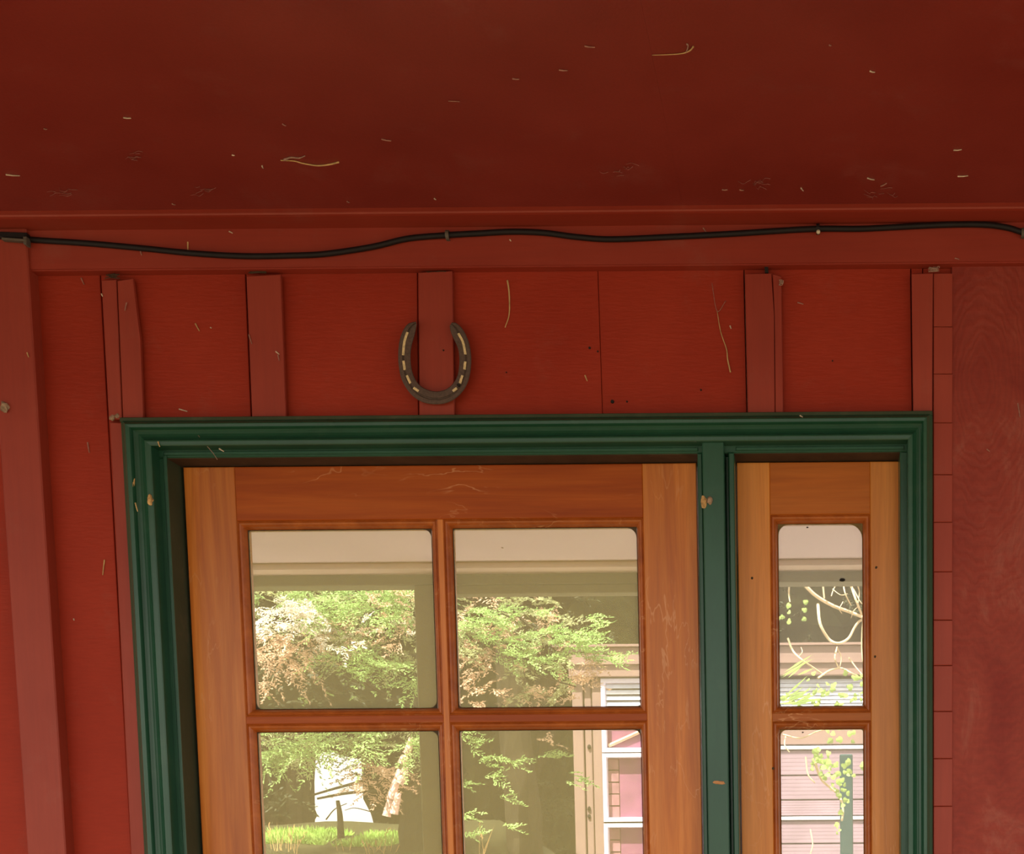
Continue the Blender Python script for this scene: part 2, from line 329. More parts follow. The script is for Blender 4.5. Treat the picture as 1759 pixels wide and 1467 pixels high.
# far-left corner batten, runs up past the frieze's end
y = Y_BATTEN
def longbatten(tl, tr, bl, br, front, mat='red_smooth', back=0.0):
    """long batten given by pixel corners at the frame's foot, carried on to the floor"""
    P = [W(*p, front) for p in (tl, tr, br, bl)]
    P[2] = P[1] + (P[2] - P[1]) * ((P[1].z - FLOOR) / (P[1].z - P[2].z)); P[3] = P[0] + (P[3] - P[0]) * ((P[0].z - FLOOR) / (P[0].z - P[3].z))
    return link('batten', prism([(p.x, p.z) for p in P], front, back, .0018), M[mat], wf)
longbatten((-26, 392), (44, 388), (47, 1467), (113, 1467), -0.026)
batten([(174, 481), (199, 480), (209, 720), (187, 720)])
batten([(201, 482), (228, 478), (241, 585), (246, 722), (211, 722)], front=Y_BATTEN + .0012)
longbatten((187.6, 724), (216, 726), (224, 1467), (262, 1467), -0.008)
batten([(423, 474), (481.5, 471), (491.5, 722), (433, 722)])
batten([(718.6, 468), (776.5, 465), (780.5, 718), (720.5, 718)])
batten([(1279.5, 470), (1325, 469), (1329.5, 540), (1331, 718), (1285, 718)])
batten([(1327, 470), (1342, 474), (1345.5, 718), (1332, 718), (1330.8, 545)], front=Y_BATTEN + .0006)
batten([(1566, 470), (1602.6, 469), (1601.5, 718), (1569, 718)])
ys = [469, 561, 642, 726, 815, 897, 982, 1065, 1143, 1222, 1303, 1385, 1468]
for a, b in zip(ys, ys[1:]):
    r_ = random.Random(a)
    batten([(1603.6, a + .35), (1636.5, a + .35 + r_.uniform(-.3, .3)), (1635.8, b - .3), (1603.6, b - .3)], front=Y_BATTEN + .003 + r_.uniform(-.0006, .0006), bev=.0009, name='batten_block')
batten([(1604, 1469), (1635, 1469), (1635, 2500), (1604, 2500)], front=Y_BATTEN + .003)
for px, py, r in ((1013, 598, 2.2), (1027, 604, 1.6), (1052, 690, 3.2), (1204, 670, 1.6), (1430, 620, 1.3), (1077, 690, 1.6), (870, 640, 1.2), (762, 402 + 200, 1.3)):
    c = W(px, py, -0.0006 if py < 720 else 0); s = r / 1073
    yy = Y_BATTEN if 718 < px < 780 else 0.0
    c = W(px, py, yy)
    bm = bmesh.new(); bmesh.ops.create_cone(bm, cap_ends=True, segments=10, radius1=s, radius2=s * .8, depth=.003, matrix=Matrix.Translation((c.x, yy - .0006, c.z)) @ Matrix.Rotation(math.pi / 2, 4, 'X'))
    tag(link('nail_head', bm, M['dark'], wf), 'rusted dark nail head')
# frieze and corner trim
zf0 = (Z(50, 466, Y_FRIEZE) + Z(1759, 450, Y_FRIEZE)) / 2
TB = 2.4094
fr = link('trim_2', prism([(X(45, 430, Y_FRIEZE), zf0), (4.6, zf0), (4.6, CEIL), (X(45, 430, Y_FRIEZE), CEIL)], Y_FRIEZE, 0.0, .0022, 2), M['red_frieze'])
tag(fr, 'flat red frieze board the black cable runs along', 'trim', None, 'structure')
link('frieze_board', prism(rect(-4.0, X(-27, 430, Y_FRIEZE), zf0, CEIL), Y_FRIEZE, 0, .002), M['red_frieze'], fr)
bm = bmesh.new()
prof = [(0.0, TB), (Y_TRIM + .006, TB), (Y_TRIM + .001, TB + .0008), (Y_TRIM, TB + .003), (Y_TRIM + .001, CEIL), (0.0, CEIL)]
A = [bm.verts.new((-4.0, a, b)) for a, b in prof]; B = [bm.verts.new((4.6, a, b)) for a, b in prof]
for i in range(len(prof)): bm.faces.new((A[i], A[(i + 1) % 6], B[(i + 1) % 6], B[i]))
bm.faces.new(A); bm.faces.new(B[::-1])
tag(link('trim_1', bm, M['red_frieze']), 'thin red ledge strip in the corner under the porch ceiling', 'trim', None, 'structure')

# ------------------------------------------------------------------ green door frame
df = empty('trim_3', (0.5 * (caseL + caseR), 0, FLOOR), 'green painted moulded frame around the door and its sidelight', 'door frame', None, 'structure')
CW = .0428
CL, CR, CT = .0513, .0392, .0448                  # face widths of the left, right and head casing
prof = [(0, 0.0), (0, -.014), (.002, -.0170), (.006, -.0215), (.0100, -.0280), (.0112, -.0295), (.0125, -.030), (.0165, -.0296), (.0176, -.0270), (.0186, -.0225), (.0205, -.0207),
        (.0240, -.0208), (.0280, -.0222), (.0315, -.0248), (.0340, -.0280), (.0352, -.0298), (.0370, -.0302), (.0415, -.0298), (CW, -.0288), (CW, -.004), (CW, 0.0)]
def casing(kind):
    bm = bmesh.new(); L = []
    for s, yy in prof:
        a, b, c = s * CL / CW, s * CR / CW, s * CT / CW
        if kind == 'left': q = ((caseL + a, yy, FLOOR), (caseL + a, yy, caseT - c))
        elif kind == 'right': q = ((caseR - b, yy, FLOOR), (caseR - b, yy, caseT - c))
        else: q = ((caseL + a, yy, caseT - c), (caseR - b, yy, caseT - c))
        L.append([bm.verts.new(p) for p in q])
    n = len(L)
    for i in range(n): bm.faces.new((L[i][0], L[i][1], L[(i + 1) % n][1], L[(i + 1) % n][0]))
    bm.faces.new([q[0] for q in L]); bm.faces.new([q[1] for q in L][::-1]); return bm
for k, nm in (('left', 'casing_side'), ('right', 'casing_side'), ('head', 'casing_head')): link(nm, casing(k), M['green'], df)
# dusty drip strip along the head's top edge
tag(link('casing_cap', prism(rect(caseL + .001, caseR - .001, caseT - .0060, caseT + .0005), -.0200, 0.0, .001), M['green_dusty'], df), 'dusty top edge of the frame')
inL, inR, inT = caseL + CL, caseR - CR, caseT - CT
stL, stT, stR = -.5408, 2.0785, .5960
m0, m1 = X(1209.5, 1000, -.022), X(1246.5, 1000, -.022)
dL, dR = X(331, 1130, Y_DOOR), X(1201, 1130, Y_DOOR); dT = 2.0765
sL, sR = X(1270, 1130, Y_DOOR), X(1548, 1130, Y_DOOR); sT = 2.0765
JB = 0.10
def P_(name, x0, x1, z0, z1, f, b, mat='green', bev=.0015): return link(name, prism(rect(x0, x1, z0, z1), f, b, bev), M[mat], df)
# jambs behind the casing, then the mullion and its stops
P_('side_jamb', inL - .012, stL, FLOOR, stT, Y_FRAME, JB)
P_('side_jamb', stR, inR + .012, FLOOR, stT, Y_FRAME, JB)
P_('head_jamb', inL - .012, inR + .012, stT, inT + .012, Y_FRAME, JB)
for a, b in ((inL + .0085, m0 - .0075), (m1 + .0175, inR - .004)): P_('stop_bead', a, b, stT + .003, stT + .0085, Y_FRAME - .0028, Y_FRAME, 'green', .001)
P_('stop_bead', inL + .007, inL + .0125, FLOOR, stT + .003, Y_FRAME - .0028, Y_FRAME, 'green', .001)
P_('mullion', m0, m1, FLOOR, inT + .004, -.021, JB)
P_('mullion_stop', m0 - .0085, m0 - .0012, FLOOR, stT, Y_FRAME - .002, JB)
sx = X(1264, 1000, Y_FRAME)
P_('mullion_stop', m1 + .006, sx, FLOOR, stT, Y_FRAME - .004, JB)
P_('mullion_stop', m1, m1 + .006, FLOOR, stT, .012, JB)
# bare rebates around the leaves (dusty brown undersides)
link('rebate_strip', box(stL, m0 - .0085, Y_FRAME + .002, Y_DOOR + .03, dT + .0015, stT + .0008), M['rebate'], df)
link('rebate_strip', box(sx, stR, Y_FRAME + .002, Y_DOOR + .03, sT + .0015, stT + .0008), M['rebate'], df)
link('rebate_strip', box(stL - .001, stL + .0006, Y_FRAME + .002, Y_DOOR + .03, FLOOR, stT), M['green_dusty'], df)

# ------------------------------------------------------------------ door and sidelight
def ring(x0, x1, z0, z1, prof):
    """mitred moulding round an opening; prof = [(inset, y)]"""
    bm = bmesh.new(); L = []
    for s, yy in prof: L.append([bm.verts.new(p) for p in ((x0 + s, yy, z0 + s), (x1 - s, yy, z0 + s), (x1 - s, yy, z1 - s), (x0 + s, yy, z1 - s))])
    n = len(L)
    for i in range(n):
        for k in range(4): bm.faces.new((L[i][k], L[i][(k + 1) % 4], L[(i + 1) % n][(k + 1) % 4], L[(i + 1) % n][k]))
    return bm
BW = .0122
bead_prof = [(0, Y_DOOR + .004), (0, Y_DOOR + .0012), (.0012, Y_DOOR + .0002), (.0022, Y_DOOR + .0022), (.0035, Y_DOOR + .0012), (.006, Y_DOOR + .0022), (.0085, Y_DOOR + .005), (.0100, Y_DOOR + .009), (BW, Y_GLASS), (BW, Y_GLASS + .012), (0, Y_GLASS + .012)]
def puttying(x0, x1, z0, z1, corners, w=.0006):
    """thin uneven putty line with blunted corners: corners = cut sizes (bl, br, tr, tl)"""
    bm = bmesh.new(); yy = Y_GLASS - .0012; outer = []; inner = []
    N = 7
    cs = ((x0, z0, 1, 1, corners[0]), (x1, z0, -1, 1, corners[1]), (x1, z1, -1, -1, corners[2]), (x0, z1, 1, -1, corners[3]))
    for ci, (cx, cz, sx_, sz_, r) in enumerate(cs):
        r = max(r, .001); pts = []
        for k in range(N):
            a = math.pi / 2 * k / (N - 1); pts.append((cx + sx_ * (w + r * (1 - math.sin(a))), cz + sz_ * (w + r * (1 - math.cos(a)))))
        if ci in (0, 2): pts = pts[::-1] if True else pts
        # keep the walk going round the same way
        inner += pts if ci in (1, 3) else pts
        outer += [(cx, cz)] * N
    V0 = [bm.verts.new((x, yy, z)) for x, z in inner]; V1 = [bm.verts.new((x, Y_GLASS + .002, z)) for x, z in inner]
    O = {}
    n = len(inner)
    def ov(i):
        if outer[i] not in O: O[outer[i]] = bm.verts.new((outer[i][0], yy - .0006, outer[i][1]))
        return O[outer[i]]
    for i in range(n):
        j = (i + 1) % n
        f = [V0[i], V0[j], ov(j), ov(i)] if outer[i] != outer[j] else [V0[i], V0[j], ov(i)]
        bm.faces.new(f); bm.faces.new((V0[i], V1[i], V1[j], V0[j]))
    return bm
def pane_set(parent, x0, x1, z0, z1, glass, corners, putty='putty_dark'):
    b = link('glazing_bead', ring(x0, x1, z0, z1, bead_prof), M['bead'], parent)
    a = BW
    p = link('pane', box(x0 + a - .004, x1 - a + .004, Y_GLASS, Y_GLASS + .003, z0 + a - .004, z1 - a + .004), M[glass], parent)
    link('putty', puttying(x0 + a, x1 - a, z0 + a, z1 - a, corners), M[putty], b)
def T(px, py): return W(px, py, Y_DOOR)
door = empty('door_1', ((dL + dR) / 2, Y_DOOR, FLOOR), 'varnished orange brown timber door with four panes in view', 'door', None, 'structure')
o0, o1 = X(416, 1100, Y_DOOR), X(1109, 1100, Y_DOOR)                 # opening, outer edges of the beads
v0, v1 = X(757, 1100, Y_DOOR), X(767.5, 1100, Y_DOOR)               # flat of the upright muntin
zt = (Z(408, 894, Y_DOOR) + Z(1104, 889.5, Y_DOOR)) / 2
h1, h0 = Z(770, 1228, Y_DOOR), Z(770, 1241, Y_DOOR)
zb = h0 - (zt - h1)
DT = Y_DOOR + .04
def piece(name, x0, x1, z0, z1, mat, par, yo=0.0, bev=.001): return link(name, prism(rect(x0, x1, z0, z1), Y_DOOR + yo, DT, bev), M[mat], par)
piece('stile', dL, o0, FLOOR + .01, dT, 'wood_v', door); piece('stile', o1, dR, FLOOR + .01, dT, 'wood_v', door)
piece('top_rail', o0, o1, zt, dT, 'wood_h', door, .0003)
piece('muntin', v0, v1, zb, zt, 'wood_v', door, .001, .0006)
for a, b in ((o0, v0), (v1, o1)):
    piece('muntin', a, b, h0, h1, 'wood_h', door, .001, .0006)
piece('muntin', o0, o1, zb - .012, zb, 'wood_h', door, .001, .0006)
piece('lock_rail', o0, o1, FLOOR + .01, zb - .012, 'wood_h', door, .0003)
for a, b, cc in ((o0, v0, ((.010, .012, .013, .004), (.004, .006, .012, .004))), (v1, o1, ((.006, .004, .016, .004), (.004, .004, .012, .004)))):
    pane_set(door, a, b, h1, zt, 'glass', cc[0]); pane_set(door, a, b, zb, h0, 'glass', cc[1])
side = empty('window_1', ((sL + sR) / 2, Y_DOOR, FLOOR), 'narrow varnished timber sidelight window right of the green mullion', 'window', None, 'structure')
q0, q1 = X(1325, 1100, Y_DOOR), X(1496, 1100, Y_DOOR); szt = Z(1400, 883.5, Y_DOOR)
sh1, sh0 = Z(1410, 1224.5, Y_DOOR), Z(1410, 1238.5, Y_DOOR); szb = sh0 - (szt - sh1)
piece('stile', sL, q0, FLOOR + .01, sT, 'wood_pale', side); piece('stile', q1, sR, FLOOR + .01, sT, 'wood_pale', side)
piece('top_rail', q0, q1, szt, sT, 'wood_pale_h', side, .0003); piece('muntin', q0, q1, sh0, sh1, 'wood_pale_h', side, .001, .0006)
piece('bottom_rail', q0, q1, FLOOR + .01, szb, 'wood_pale_h', side, .0003)
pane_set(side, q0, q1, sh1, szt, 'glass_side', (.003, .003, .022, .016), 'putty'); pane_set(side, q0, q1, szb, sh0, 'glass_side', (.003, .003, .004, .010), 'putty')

# ------------------------------------------------------------------ horseshoe
hp = lambda x, y, d: W(640 + x / 7.336, 520 + y / 7.336, d)
out_ = [(550, 238), (470, 252), (420, 290), (370, 380), (335, 500), (322, 640), (330, 800), (360, 950), (420, 1070), (500, 1170), (600, 1240), (700, 1272), (800, 1281), (900, 1272), (1000, 1235), (1100, 1160), (1180, 1050), (1225, 920), (1243, 780), (1240, 640), (1215, 500), (1160, 370), (1100, 290), (1050, 252), (1000, 248)]
in_ = [(972, 290), (985, 370), (1030, 470), (1075, 570), (1092, 680), (1090, 800), (1070, 920), (1020, 1010), (950, 1078), (870, 1110), (790, 1118), (700, 1100), (620, 1060), (560, 1000), (510, 900), (485, 780), (480, 650), (495, 530), (525, 430), (547, 330), (556, 275)]
oc = crom([(a, b, 0) for a, b in out_], 3); ic = crom([(a, b, 0) for a, b in in_], 3)
HF = Y_BATTEN - .0115
hb = W(748, 693, Y_BATTEN)
hs = empty('horseshoe', (hb.x, Y_BATTEN, hb.z), 'dark iron horseshoe with gold dashes nailed over a red batten', 'horseshoe')
bm = bmesh.new()
N = 60
def resample(P, n):
    d = [0]; 
    for a, b in zip(P, P[1:]): d.append(d[-1] + (b - a).length)
    out = []
    for i in range(n):
        t = d[-1] * i / (n - 1); k = max(j for j in range(len(d)) if d[j] <= t + 1e-9); k = min(k, len(P) - 2)
        out.append(P[k].lerp(P[k + 1], (t - d[k]) / max(1e-9, d[k + 1] - d[k])))
    return out
oc = resample(oc, N); ic = resample(ic, N)[::-1]
sect = [(0.0, Y_BATTEN), (0.0, HF + .002), (.08, HF + .0004), (.22, HF), (.34, HF), (.37, HF + .0018), (.47, HF + .0018), (.50, HF), (.80, HF), (.95, HF + .0003), (1.0, HF + .002), (1.0, Y_BATTEN)]
R_ = []
for a, b in zip(oc, ic):
    R_.append([bm.verts.new((hp(*(a.lerp(b, t).xy), yy).x, yy, hp(*(a.lerp(b, t).xy), yy).z)) for t, yy in sect])
for r0, r1 in zip(R_, R_[1:]):
    for k in range(len(sect)): bm.faces.new((r0[k], r0[(k + 1) % 12], r1[(k + 1) % 12], r1[k]))
bm.faces.new(R_[0][::-1]); bm.faces.new(R_[-1])
link('shoe', bm, M['iron'], hs)
for st in ([(440, 370), (400, 500), (385, 660)], [(388, 730), (405, 845)], [(430, 915), (475, 1015)], [(515, 1070), (580, 1115)], [(1080, 385), (1140, 500), (1170, 650)], [(1168, 740), (1158, 840)], [(1132, 915), (1100, 1015)], [(1062, 1075), (1010, 1115)]):
    c = crom([(a, b, 0) for a, b in st], 4); L_, R2 = [], []
    for i, p in enumerate(c):
        t = (c[min(i + 1, len(c) - 1)] - c[max(i - 1, 0)]).normalized(); nrm = Vector((-t.y, t.x, 0)) * 15
        L_.append((p + nrm).xy); R2.append((p - nrm).xy)
    poly = [hp(a[0], a[1], HF) for a in L_ + R2[::-1]]
    tag(link('fuller_dash', prism([(p.x, p.z) for p in poly], HF - .0003, HF + .003, .0003), M['gold'], hs), 'gold dash in the fuller groove')
for hx, hy, r in ((1082, 1038, .0027),):
    c = hp(hx, hy, HF); bm = bmesh.new(); bmesh.ops.create_cone(bm, cap_ends=True, segments=12, radius1=r, radius2=r * .8, depth=.004, matrix=Matrix.Translation((c.x, HF + .0004, c.z)) @ Matrix.Rotation(math.pi / 2, 4, 'X'))
    tag(link('nail', bm, M['dark'], hs), 'dark nail in the shoe')

# ------------------------------------------------------------------ cable along the frieze
path = [(-3600, 404), (-2400, 412), (-1200, 402), (-260, 396), (-60, 400), (0, 404), (45, 411), (150, 418), (250, 427), (330, 435), (420, 440), (500, 439), (560, 436), (640, 424), (700, 410), (768, 404), (820, 401), (880, 398), (935, 400), (990, 407), (1050, 411), (1150, 407), (1250, 402), (1330, 397), (1405, 393), (1480, 393), (1560, 389), (1630, 386), (1690, 386), (1730, 391), (1757, 399), (1800, 408), (1950, 405), (2200, 400), (3200, 408), (4600, 398)]
cy = Y_FRIEZE - .0046
bm = tube(bmesh.new(), crom([W(a, b, cy) for a, b in path], 6), .0042, None, 10)
tag(link('cable', bm, M['cable'], None, None, True), 'sagging black electric cable clipped along the red frieze board', 'cable')
def clip(px, py, label, nail=True):
    c = W(px, py, cy); e = empty('cable_clip', (c.x, Y_FRIEZE, c.z), label, 'clip', 'clips holding the cable')
    bm = bmesh.new(); pts = [Vector((c.x, cy - .0052 * math.sin(a), c.z + .0058 * math.cos(a))) for a in [math.pi * k / 8 for k in range(9)]]
    pts = [Vector((c.x, Y_FRIEZE, c.z + .0058))] + pts + [Vector((c.x, Y_FRIEZE, c.z - .0058))]
    A, B = [], []
    for p in pts:
        d = Vector((0, p.y - cy, p.z - c.z)).normalized() * .0012
        A.append([bm.verts.new(p + Vector((sx, 0, 0))) for sx in (-.0026, .0026)]); B.append([bm.verts.new(p + d + Vector((sx, 0, 0))) for sx in (-.0026, .0026)])
    n = len(pts)
    for i in range(n - 1):
        bm.faces.new((A[i][0], A[i][1], A[i + 1][1], A[i + 1][0])); bm.faces.new((B[i][0], B[i + 1][0], B[i + 1][1], B[i][1]))
        bm.faces.new((A[i][0], A[i + 1][0], B[i + 1][0], B[i][0])); bm.faces.new((A[i][1], B[i][1], B[i + 1][1], A[i + 1][1]))
    for i in (0, n - 1): bm.faces.new((A[i][0], B[i][0], B[i][1], A[i][1]))
    link('saddle', bm, M['cable'] if nail else M['clip'], e)
    if nail:
        bm = bmesh.new(); bmesh.ops.create_uvsphere(bm, u_segments=10, v_segments=6, radius=.0032, matrix=Matrix.Translation((c.x + .0005, cy - .004, c.z - .0062)))
        link('nail', bm, M['clip_nail'], e)
clip(1405, 393, 'cable clip with a bright nail head toward the right end of the frieze')
clip(769, 404, 'dull clip on the cable above the horseshoe batten', False)
clip(1757, 400, 'clip where the cable dips at the right edge of the photo', False)
c = W(24, 404, -.026)
e = empty('cable_bracket', (c.x, -.026, c.z), 'grey metal bracket pinning the cable on the far left batten', 'bracket')
link('plate', pprism([(-14, 397), (45, 399), (45, 409), (-14, 406)], -.036, -.026, .001), M['cable'], e)
link('strap', pprism([(2, 407), (44, 410), (43, 414), (2, 411)], -.039, -.030, .0008), M['clip'], e)
link('tab', pprism([(39, 406), (45, 406), (45, 420), (40, 419)], -.038, -.026, .0008), M['clip'], e)
tag(link('gap_notch', pprism([(1313, 454), (1319, 454), (1320, 468), (1314, 468)], -.012, 0, .0005), M['dark']), 'dark block for the shaded notch above the fourth batten right of the horseshoe', 'notch')  # dark block stands for the shade in the notch

# ------------------------------------------------------------------ straw, webs, mud and lint caught on the paint
def strand(name, pts, y, r0, r1, mat, label, cat, group=None, n=6):
    P = crom([W(a, b, y) - Vector((0, .0012, 0)) for a, b in pts], n)
    return tag(link(name, tube(bmesh.new(), P, r0, r1, 5), M[mat], None, None, True), label, cat, group)
strand('straw', [(872, 482), (875, 505), (875, 540), (868, 563)], 0, .0014, .0007, 'straw', 'long curved yellow straw stuck to the board right of the horseshoe', 'straw')
strand('straw', [(1232, 535), (1238, 570), (1248, 600), (1250, 618), (1255, 640)], 0, .0005, .0012, 'straw', 'thin crooked grass stem hanging left of the fourth batten', 'straw')
strand('straw', [(1223, 487), (1232, 535), (1247, 517)], 0, .0003, .0004, 'web', 'fine forked web thread above the crooked grass stem', 'thread')
def cpt(px, py):
    d = rgt * ((px - PPX) / FOC) + upv * (-(py - PPY) / FOC) + fwd
    return CAM + d * ((CEIL - CAM.z) / d.z)
def cstrand(pts, r0, r1, mat, label, cat, group=None, name='straw'):
    P = crom([cpt(a, b) - Vector((0, 0, .0012)) for a, b in pts], 5)
    return tag(link(name, tube(bmesh.new(), P, r0, r1, 5), M[mat], None, None, True), label, cat, group)
cstrand([(482, 274), (505, 275), (520, 279), (545, 283), (566, 281), (582, 277)], .0008, .0013, 'straw', 'curved straw hanging flat under the red ceiling, left of centre', 'straw')
cstrand([(488, 273), (500, 269), (514, 270), (524, 266)], .0016, .0006, 'web', 'brown web tuft beside the curved ceiling straw', 'cobweb', None, 'cobweb')
cstrand([(1120, 93), (1150, 92), (1172, 90), (1185, 85), (1191, 78)], .0004, .0011, 'straw', 'feathered dry grass tip stuck to the ceiling at upper right', 'straw')
cstrand([(1178, 90), (1182, 78), (1180, 74)], .0006, .0012, 'web', 'small web knot on the feathered ceiling grass tip', 'cobweb', None, 'cobweb')
cstrand([(1540 / 2, 172), (1580 / 2, 173)], .0006, .0006, 'fleck_dim', 'short dull grass blade lying across the upper ceiling', 'straw')
R = random.Random(3)
def fleck(px, py, y, lx, ly, mat, label, where):
    """a scrap of lint or dry leaf, lx, ly = its run in pixels"""
    f = cpt if where == 'ceiling' else (lambda a, b: W(a, b, y))
    off = Vector((0, 0, -.0008)) if where == 'ceiling' else Vector((0, -.0008, 0))
    a, b = f(px, py) + off, f(px + lx, py + ly) + off; m = a.lerp(b, .5) + off * .6
    o = link('lint', tube(bmesh.new(), [a, a.lerp(m, .5), m, b.lerp(m, .5), b], .0011, .0007, 5), M[mat])
    tag(o, label, 'lint', {'ceiling': 'lint on the ceiling', 'wall': 'lint on the wall boards', 'frieze': 'lint along the frieze', 'frame': 'lint on the door and its frame'}[where])
for px, py, lx, ly, mt, lb in (
    (212, 201, 13, 1, 'fleck', 'pale lint streak on the upper left ceiling above the split batten'), (398, 265, 5, 1, 'fleck', 'bright lint dot on the ceiling left of the curved straw'),
    (10, 299, 24, 2, 'fleck', 'long pale lint streak at the far left edge of the ceiling'), (485, 212, 6, 3, 'fleck_dim', 'dull lint fleck on the ceiling above the curved straw'),
    (655, 238, 17, 3, 'fleck_dim', 'dull lint streak on the ceiling right of the curved straw'), (746, 340, 3, 2, 'fleck', 'bright lint dot on the ceiling straight above the horseshoe batten'),
    (596, 345, 4, 2, 'fleck_dim', 'dull lint dot near the ceiling ledge, left of the horseshoe'), (450, 284, 2, 4, 'fleck', 'tiny upright lint fleck just left below the curved ceiling straw'),
    (960, 119, 15, 1, 'fleck_dim', 'dull lint streak on the ceiling left of the feathered grass tip'), (1494, 121, 9, 2, 'fleck', 'pale lint fleck on the ceiling right of the feathered grass tip'),
    (1376, 322, 4, 5, 'fleck', 'slanted bright lint fleck above the nailed cable clip'), (1490, 305, 12, 3, 'fleck', 'pale upper fleck of the lint pair above the frame corner side'),
    (1513, 319, 10, -5, 'fleck_dim', 'dull lower fleck of the lint pair on the right ceiling'), (1645, 302, 18, -1, 'fleck', 'lower of two pale streaks at the right end of the ceiling'),
    (1638, 257, 14, -1, 'fleck', 'upper of two pale streaks at the right end of the ceiling'), (1270, 325, 8, 1, 'fleck_dim', 'right one of two dull flecks above the fourth batten'),
    (1240, 325, 10, 0, 'fleck_dim', 'left one of two dull flecks above the fourth batten'), (1004, 78, 18, 2, 'fleck_dim', 'dull lint streak near the top of the ceiling, middle'),
    (1424, 76, 4, 1, 'fleck_dim', 'tiny dull lint dot near the top right of the ceiling'), (75, 220, 6, 1, 'fleck_dim', 'small dull lint fleck on the far left ceiling, half way up'),
    (295, 349, 6, 2, 'fleck_dim', 'small dull lint fleck by the ledge at the left of the ceiling'), (880, 134, 12, 1, 'fleck_dim', 'dull lint streak on the ceiling, lower left of the middle one')):
    fleck(px, py, 0, lx, ly, mt, lb, 'ceiling')
for px, py, y, lx, ly, mt, lb in (
    (336, 556, 0, 7, 13, 'straw', 'slanted straw scrap between the two left battens'), (362, 563, 0, 2, 1, 'fleck', 'tiny pale dot right of the slanted straw scrap'),
    (474, 604, Y_BATTEN, 6, 5, 'fleck', 'pale scrap on the right edge of the second batten'), (478, 610, Y_BATTEN, 2, 10, 'fleck_dim', 'dull tail hanging under the scrap on the second batten'),
    (308, 703, 0, 14, 4, 'fleck', 'bright sliver lying above the green frame head, left side'), (140, 478, 0, 5, 11, 'fleck_dim', 'dull slanted fleck left of the split batten top'),
    (175, 505, Y_BATTEN, 2, 5, 'fleck', 'small pale fleck on the left edge of the split batten'), (1005, 645, 0, 4, 10, 'straw', 'short straw scrap beside the board joint'),
    (1254, 560, 0, 2, 5, 'fleck', 'small pale fleck right of the crooked grass stem'), (180, 962, 0, -3, 26, 'straw', 'upright straw on the board left of the door frame'),
    (127, 1063, 0, 1, 3, 'fleck', 'tiny white dot below the upright straw at left'), (22, 975, 0, 8, 5, 'fleck', 'pale fleck on the far left board, level with the panes'),
    (47, 606, -.026, 3, 8, 'straw', 'straw scrap on the edge of the far left batten'), (1748, 693, -.006, 4, 24, 'fleck_dim', 'upright dull fleck at the right end of the knotty board'),
    (1370, 520, 0, 10, 3, 'fleck_dim', 'dull fleck on the board right of the fourth batten'), (1695, 772, -.006, 5, 4, 'fleck_dim', 'small dull fleck below the knot on the right board'),
    (151, 760, 0, 3, 18, 'fleck_dim', 'upright dull fleck left of the frame corner'), (80, 1290, 0, 1, 14, 'fleck_dim', 'faint upright fleck low on the far left batten'),
    (218, 520, Y_BATTEN, -3, 14, 'fleck_dim', 'faint upright fleck on the face of the split batten'), (428, 575, Y_BATTEN, 5, 16, 'fleck_dim', 'faint slanted fleck on the left edge of the second batten')):
    fleck(px, py, y, lx, ly, mt, lb, 'wall')
for px, py, lx, ly, mt, lb in (
    (323, 416, 1, 24, 'straw', 'upright straw scrap across the cable at the left'), (394, 398, 6, 3, 'fleck', 'bright lint dot on the frieze above the cable sag'),
    (876, 412, 2, 3, 'fleck', 'tiny pale dot below the cable, right of the horseshoe'), (242, 432, 2, 7, 'fleck_dim', 'small dull fleck under the cable above the split batten'),
    (1640, 444, 8, 2, 'fleck_dim', 'dull fleck on the lower edge of the frieze at the right'), (1208, 392, 6, 9, 'fleck_dim', 'dull slanted fleck above the cable left of the fourth batten')):
    fleck(px, py, Y_FRIEZE, lx, ly, mt, lb, 'frieze')
for px, py, lx, ly, mt, lb in (
    (233, 864, 4, 15, 'straw', 'straw sliver below the long mud dab on the green frame'), (377, 771, 8, 5, 'fleck', 'bright white scrap at the end of the web thread'),
    (272, 759, 3, 9, 'straw', 'small straw sliver at the inner corner of the green frame'), (1374, 714, 5, 3, 'fleck', 'pale scrap on top of the green frame head, right side')):
    fleck(px, py, Y_CASE, lx, ly, mt, lb, 'frame')
strand('cobweb', [(341, 748), (355, 765), (366, 778), (374, 790)], Y_CASE + .008, .0004, .0005, 'web', 'slanting web thread across the top left of the green frame', 'cobweb')
def dab(px, py, y, rx, rz, mat, label, cat='mud', group=None, name='mud_dab', rot=0):
    c = W(px, py, y); bm = lump((0, 0, 0), rx / 1073, min(rx, rz) / 1500, rz / 1073, int(px), .3, 2)
    bmesh.ops.transform(bm, matrix=Matrix.Translation(c) @ Matrix.Rotation(rot, 4, 'Y'), verts=bm.verts)
    return tag(link(name, bm, M[mat]), label, cat, group)
dab(227, 834, Y_CASE + .0035, 4, 12, 'mud', 'long tan mud dab on the outer edge of the green frame', rot=.25)
dab(258, 859, Y_CASE, 5, 8, 'mud', 'round tan mud dab on the inner ridge of the green frame')
dab(193, 718, -.012, 4.5, 4.5, 'mud_grey', 'grey mud dab beside the top left corner of the green frame')
dab(201, 715, -.012, 4, 4, 'mud_grey', 'smaller grey mud dab touching the frame corner dab')
dab(1209, 862, -.022, 5, 9, 'mud', 'tan mud dab on the left edge of the green mullion')
dab(1219, 860, -.022, 5, 6, 'mud_grey', 'brownish mud dab on the face of the green mullion')
dab(1236, 1344, -.021, 10, 3.2, 'chip', 'bare timber chip low on the green mullion', 'chip', None, 'paint_chip', .1)
dab(8, 700, -.027, 7, 9, 'mud_grey', 'dark mud stain on the far left batten')
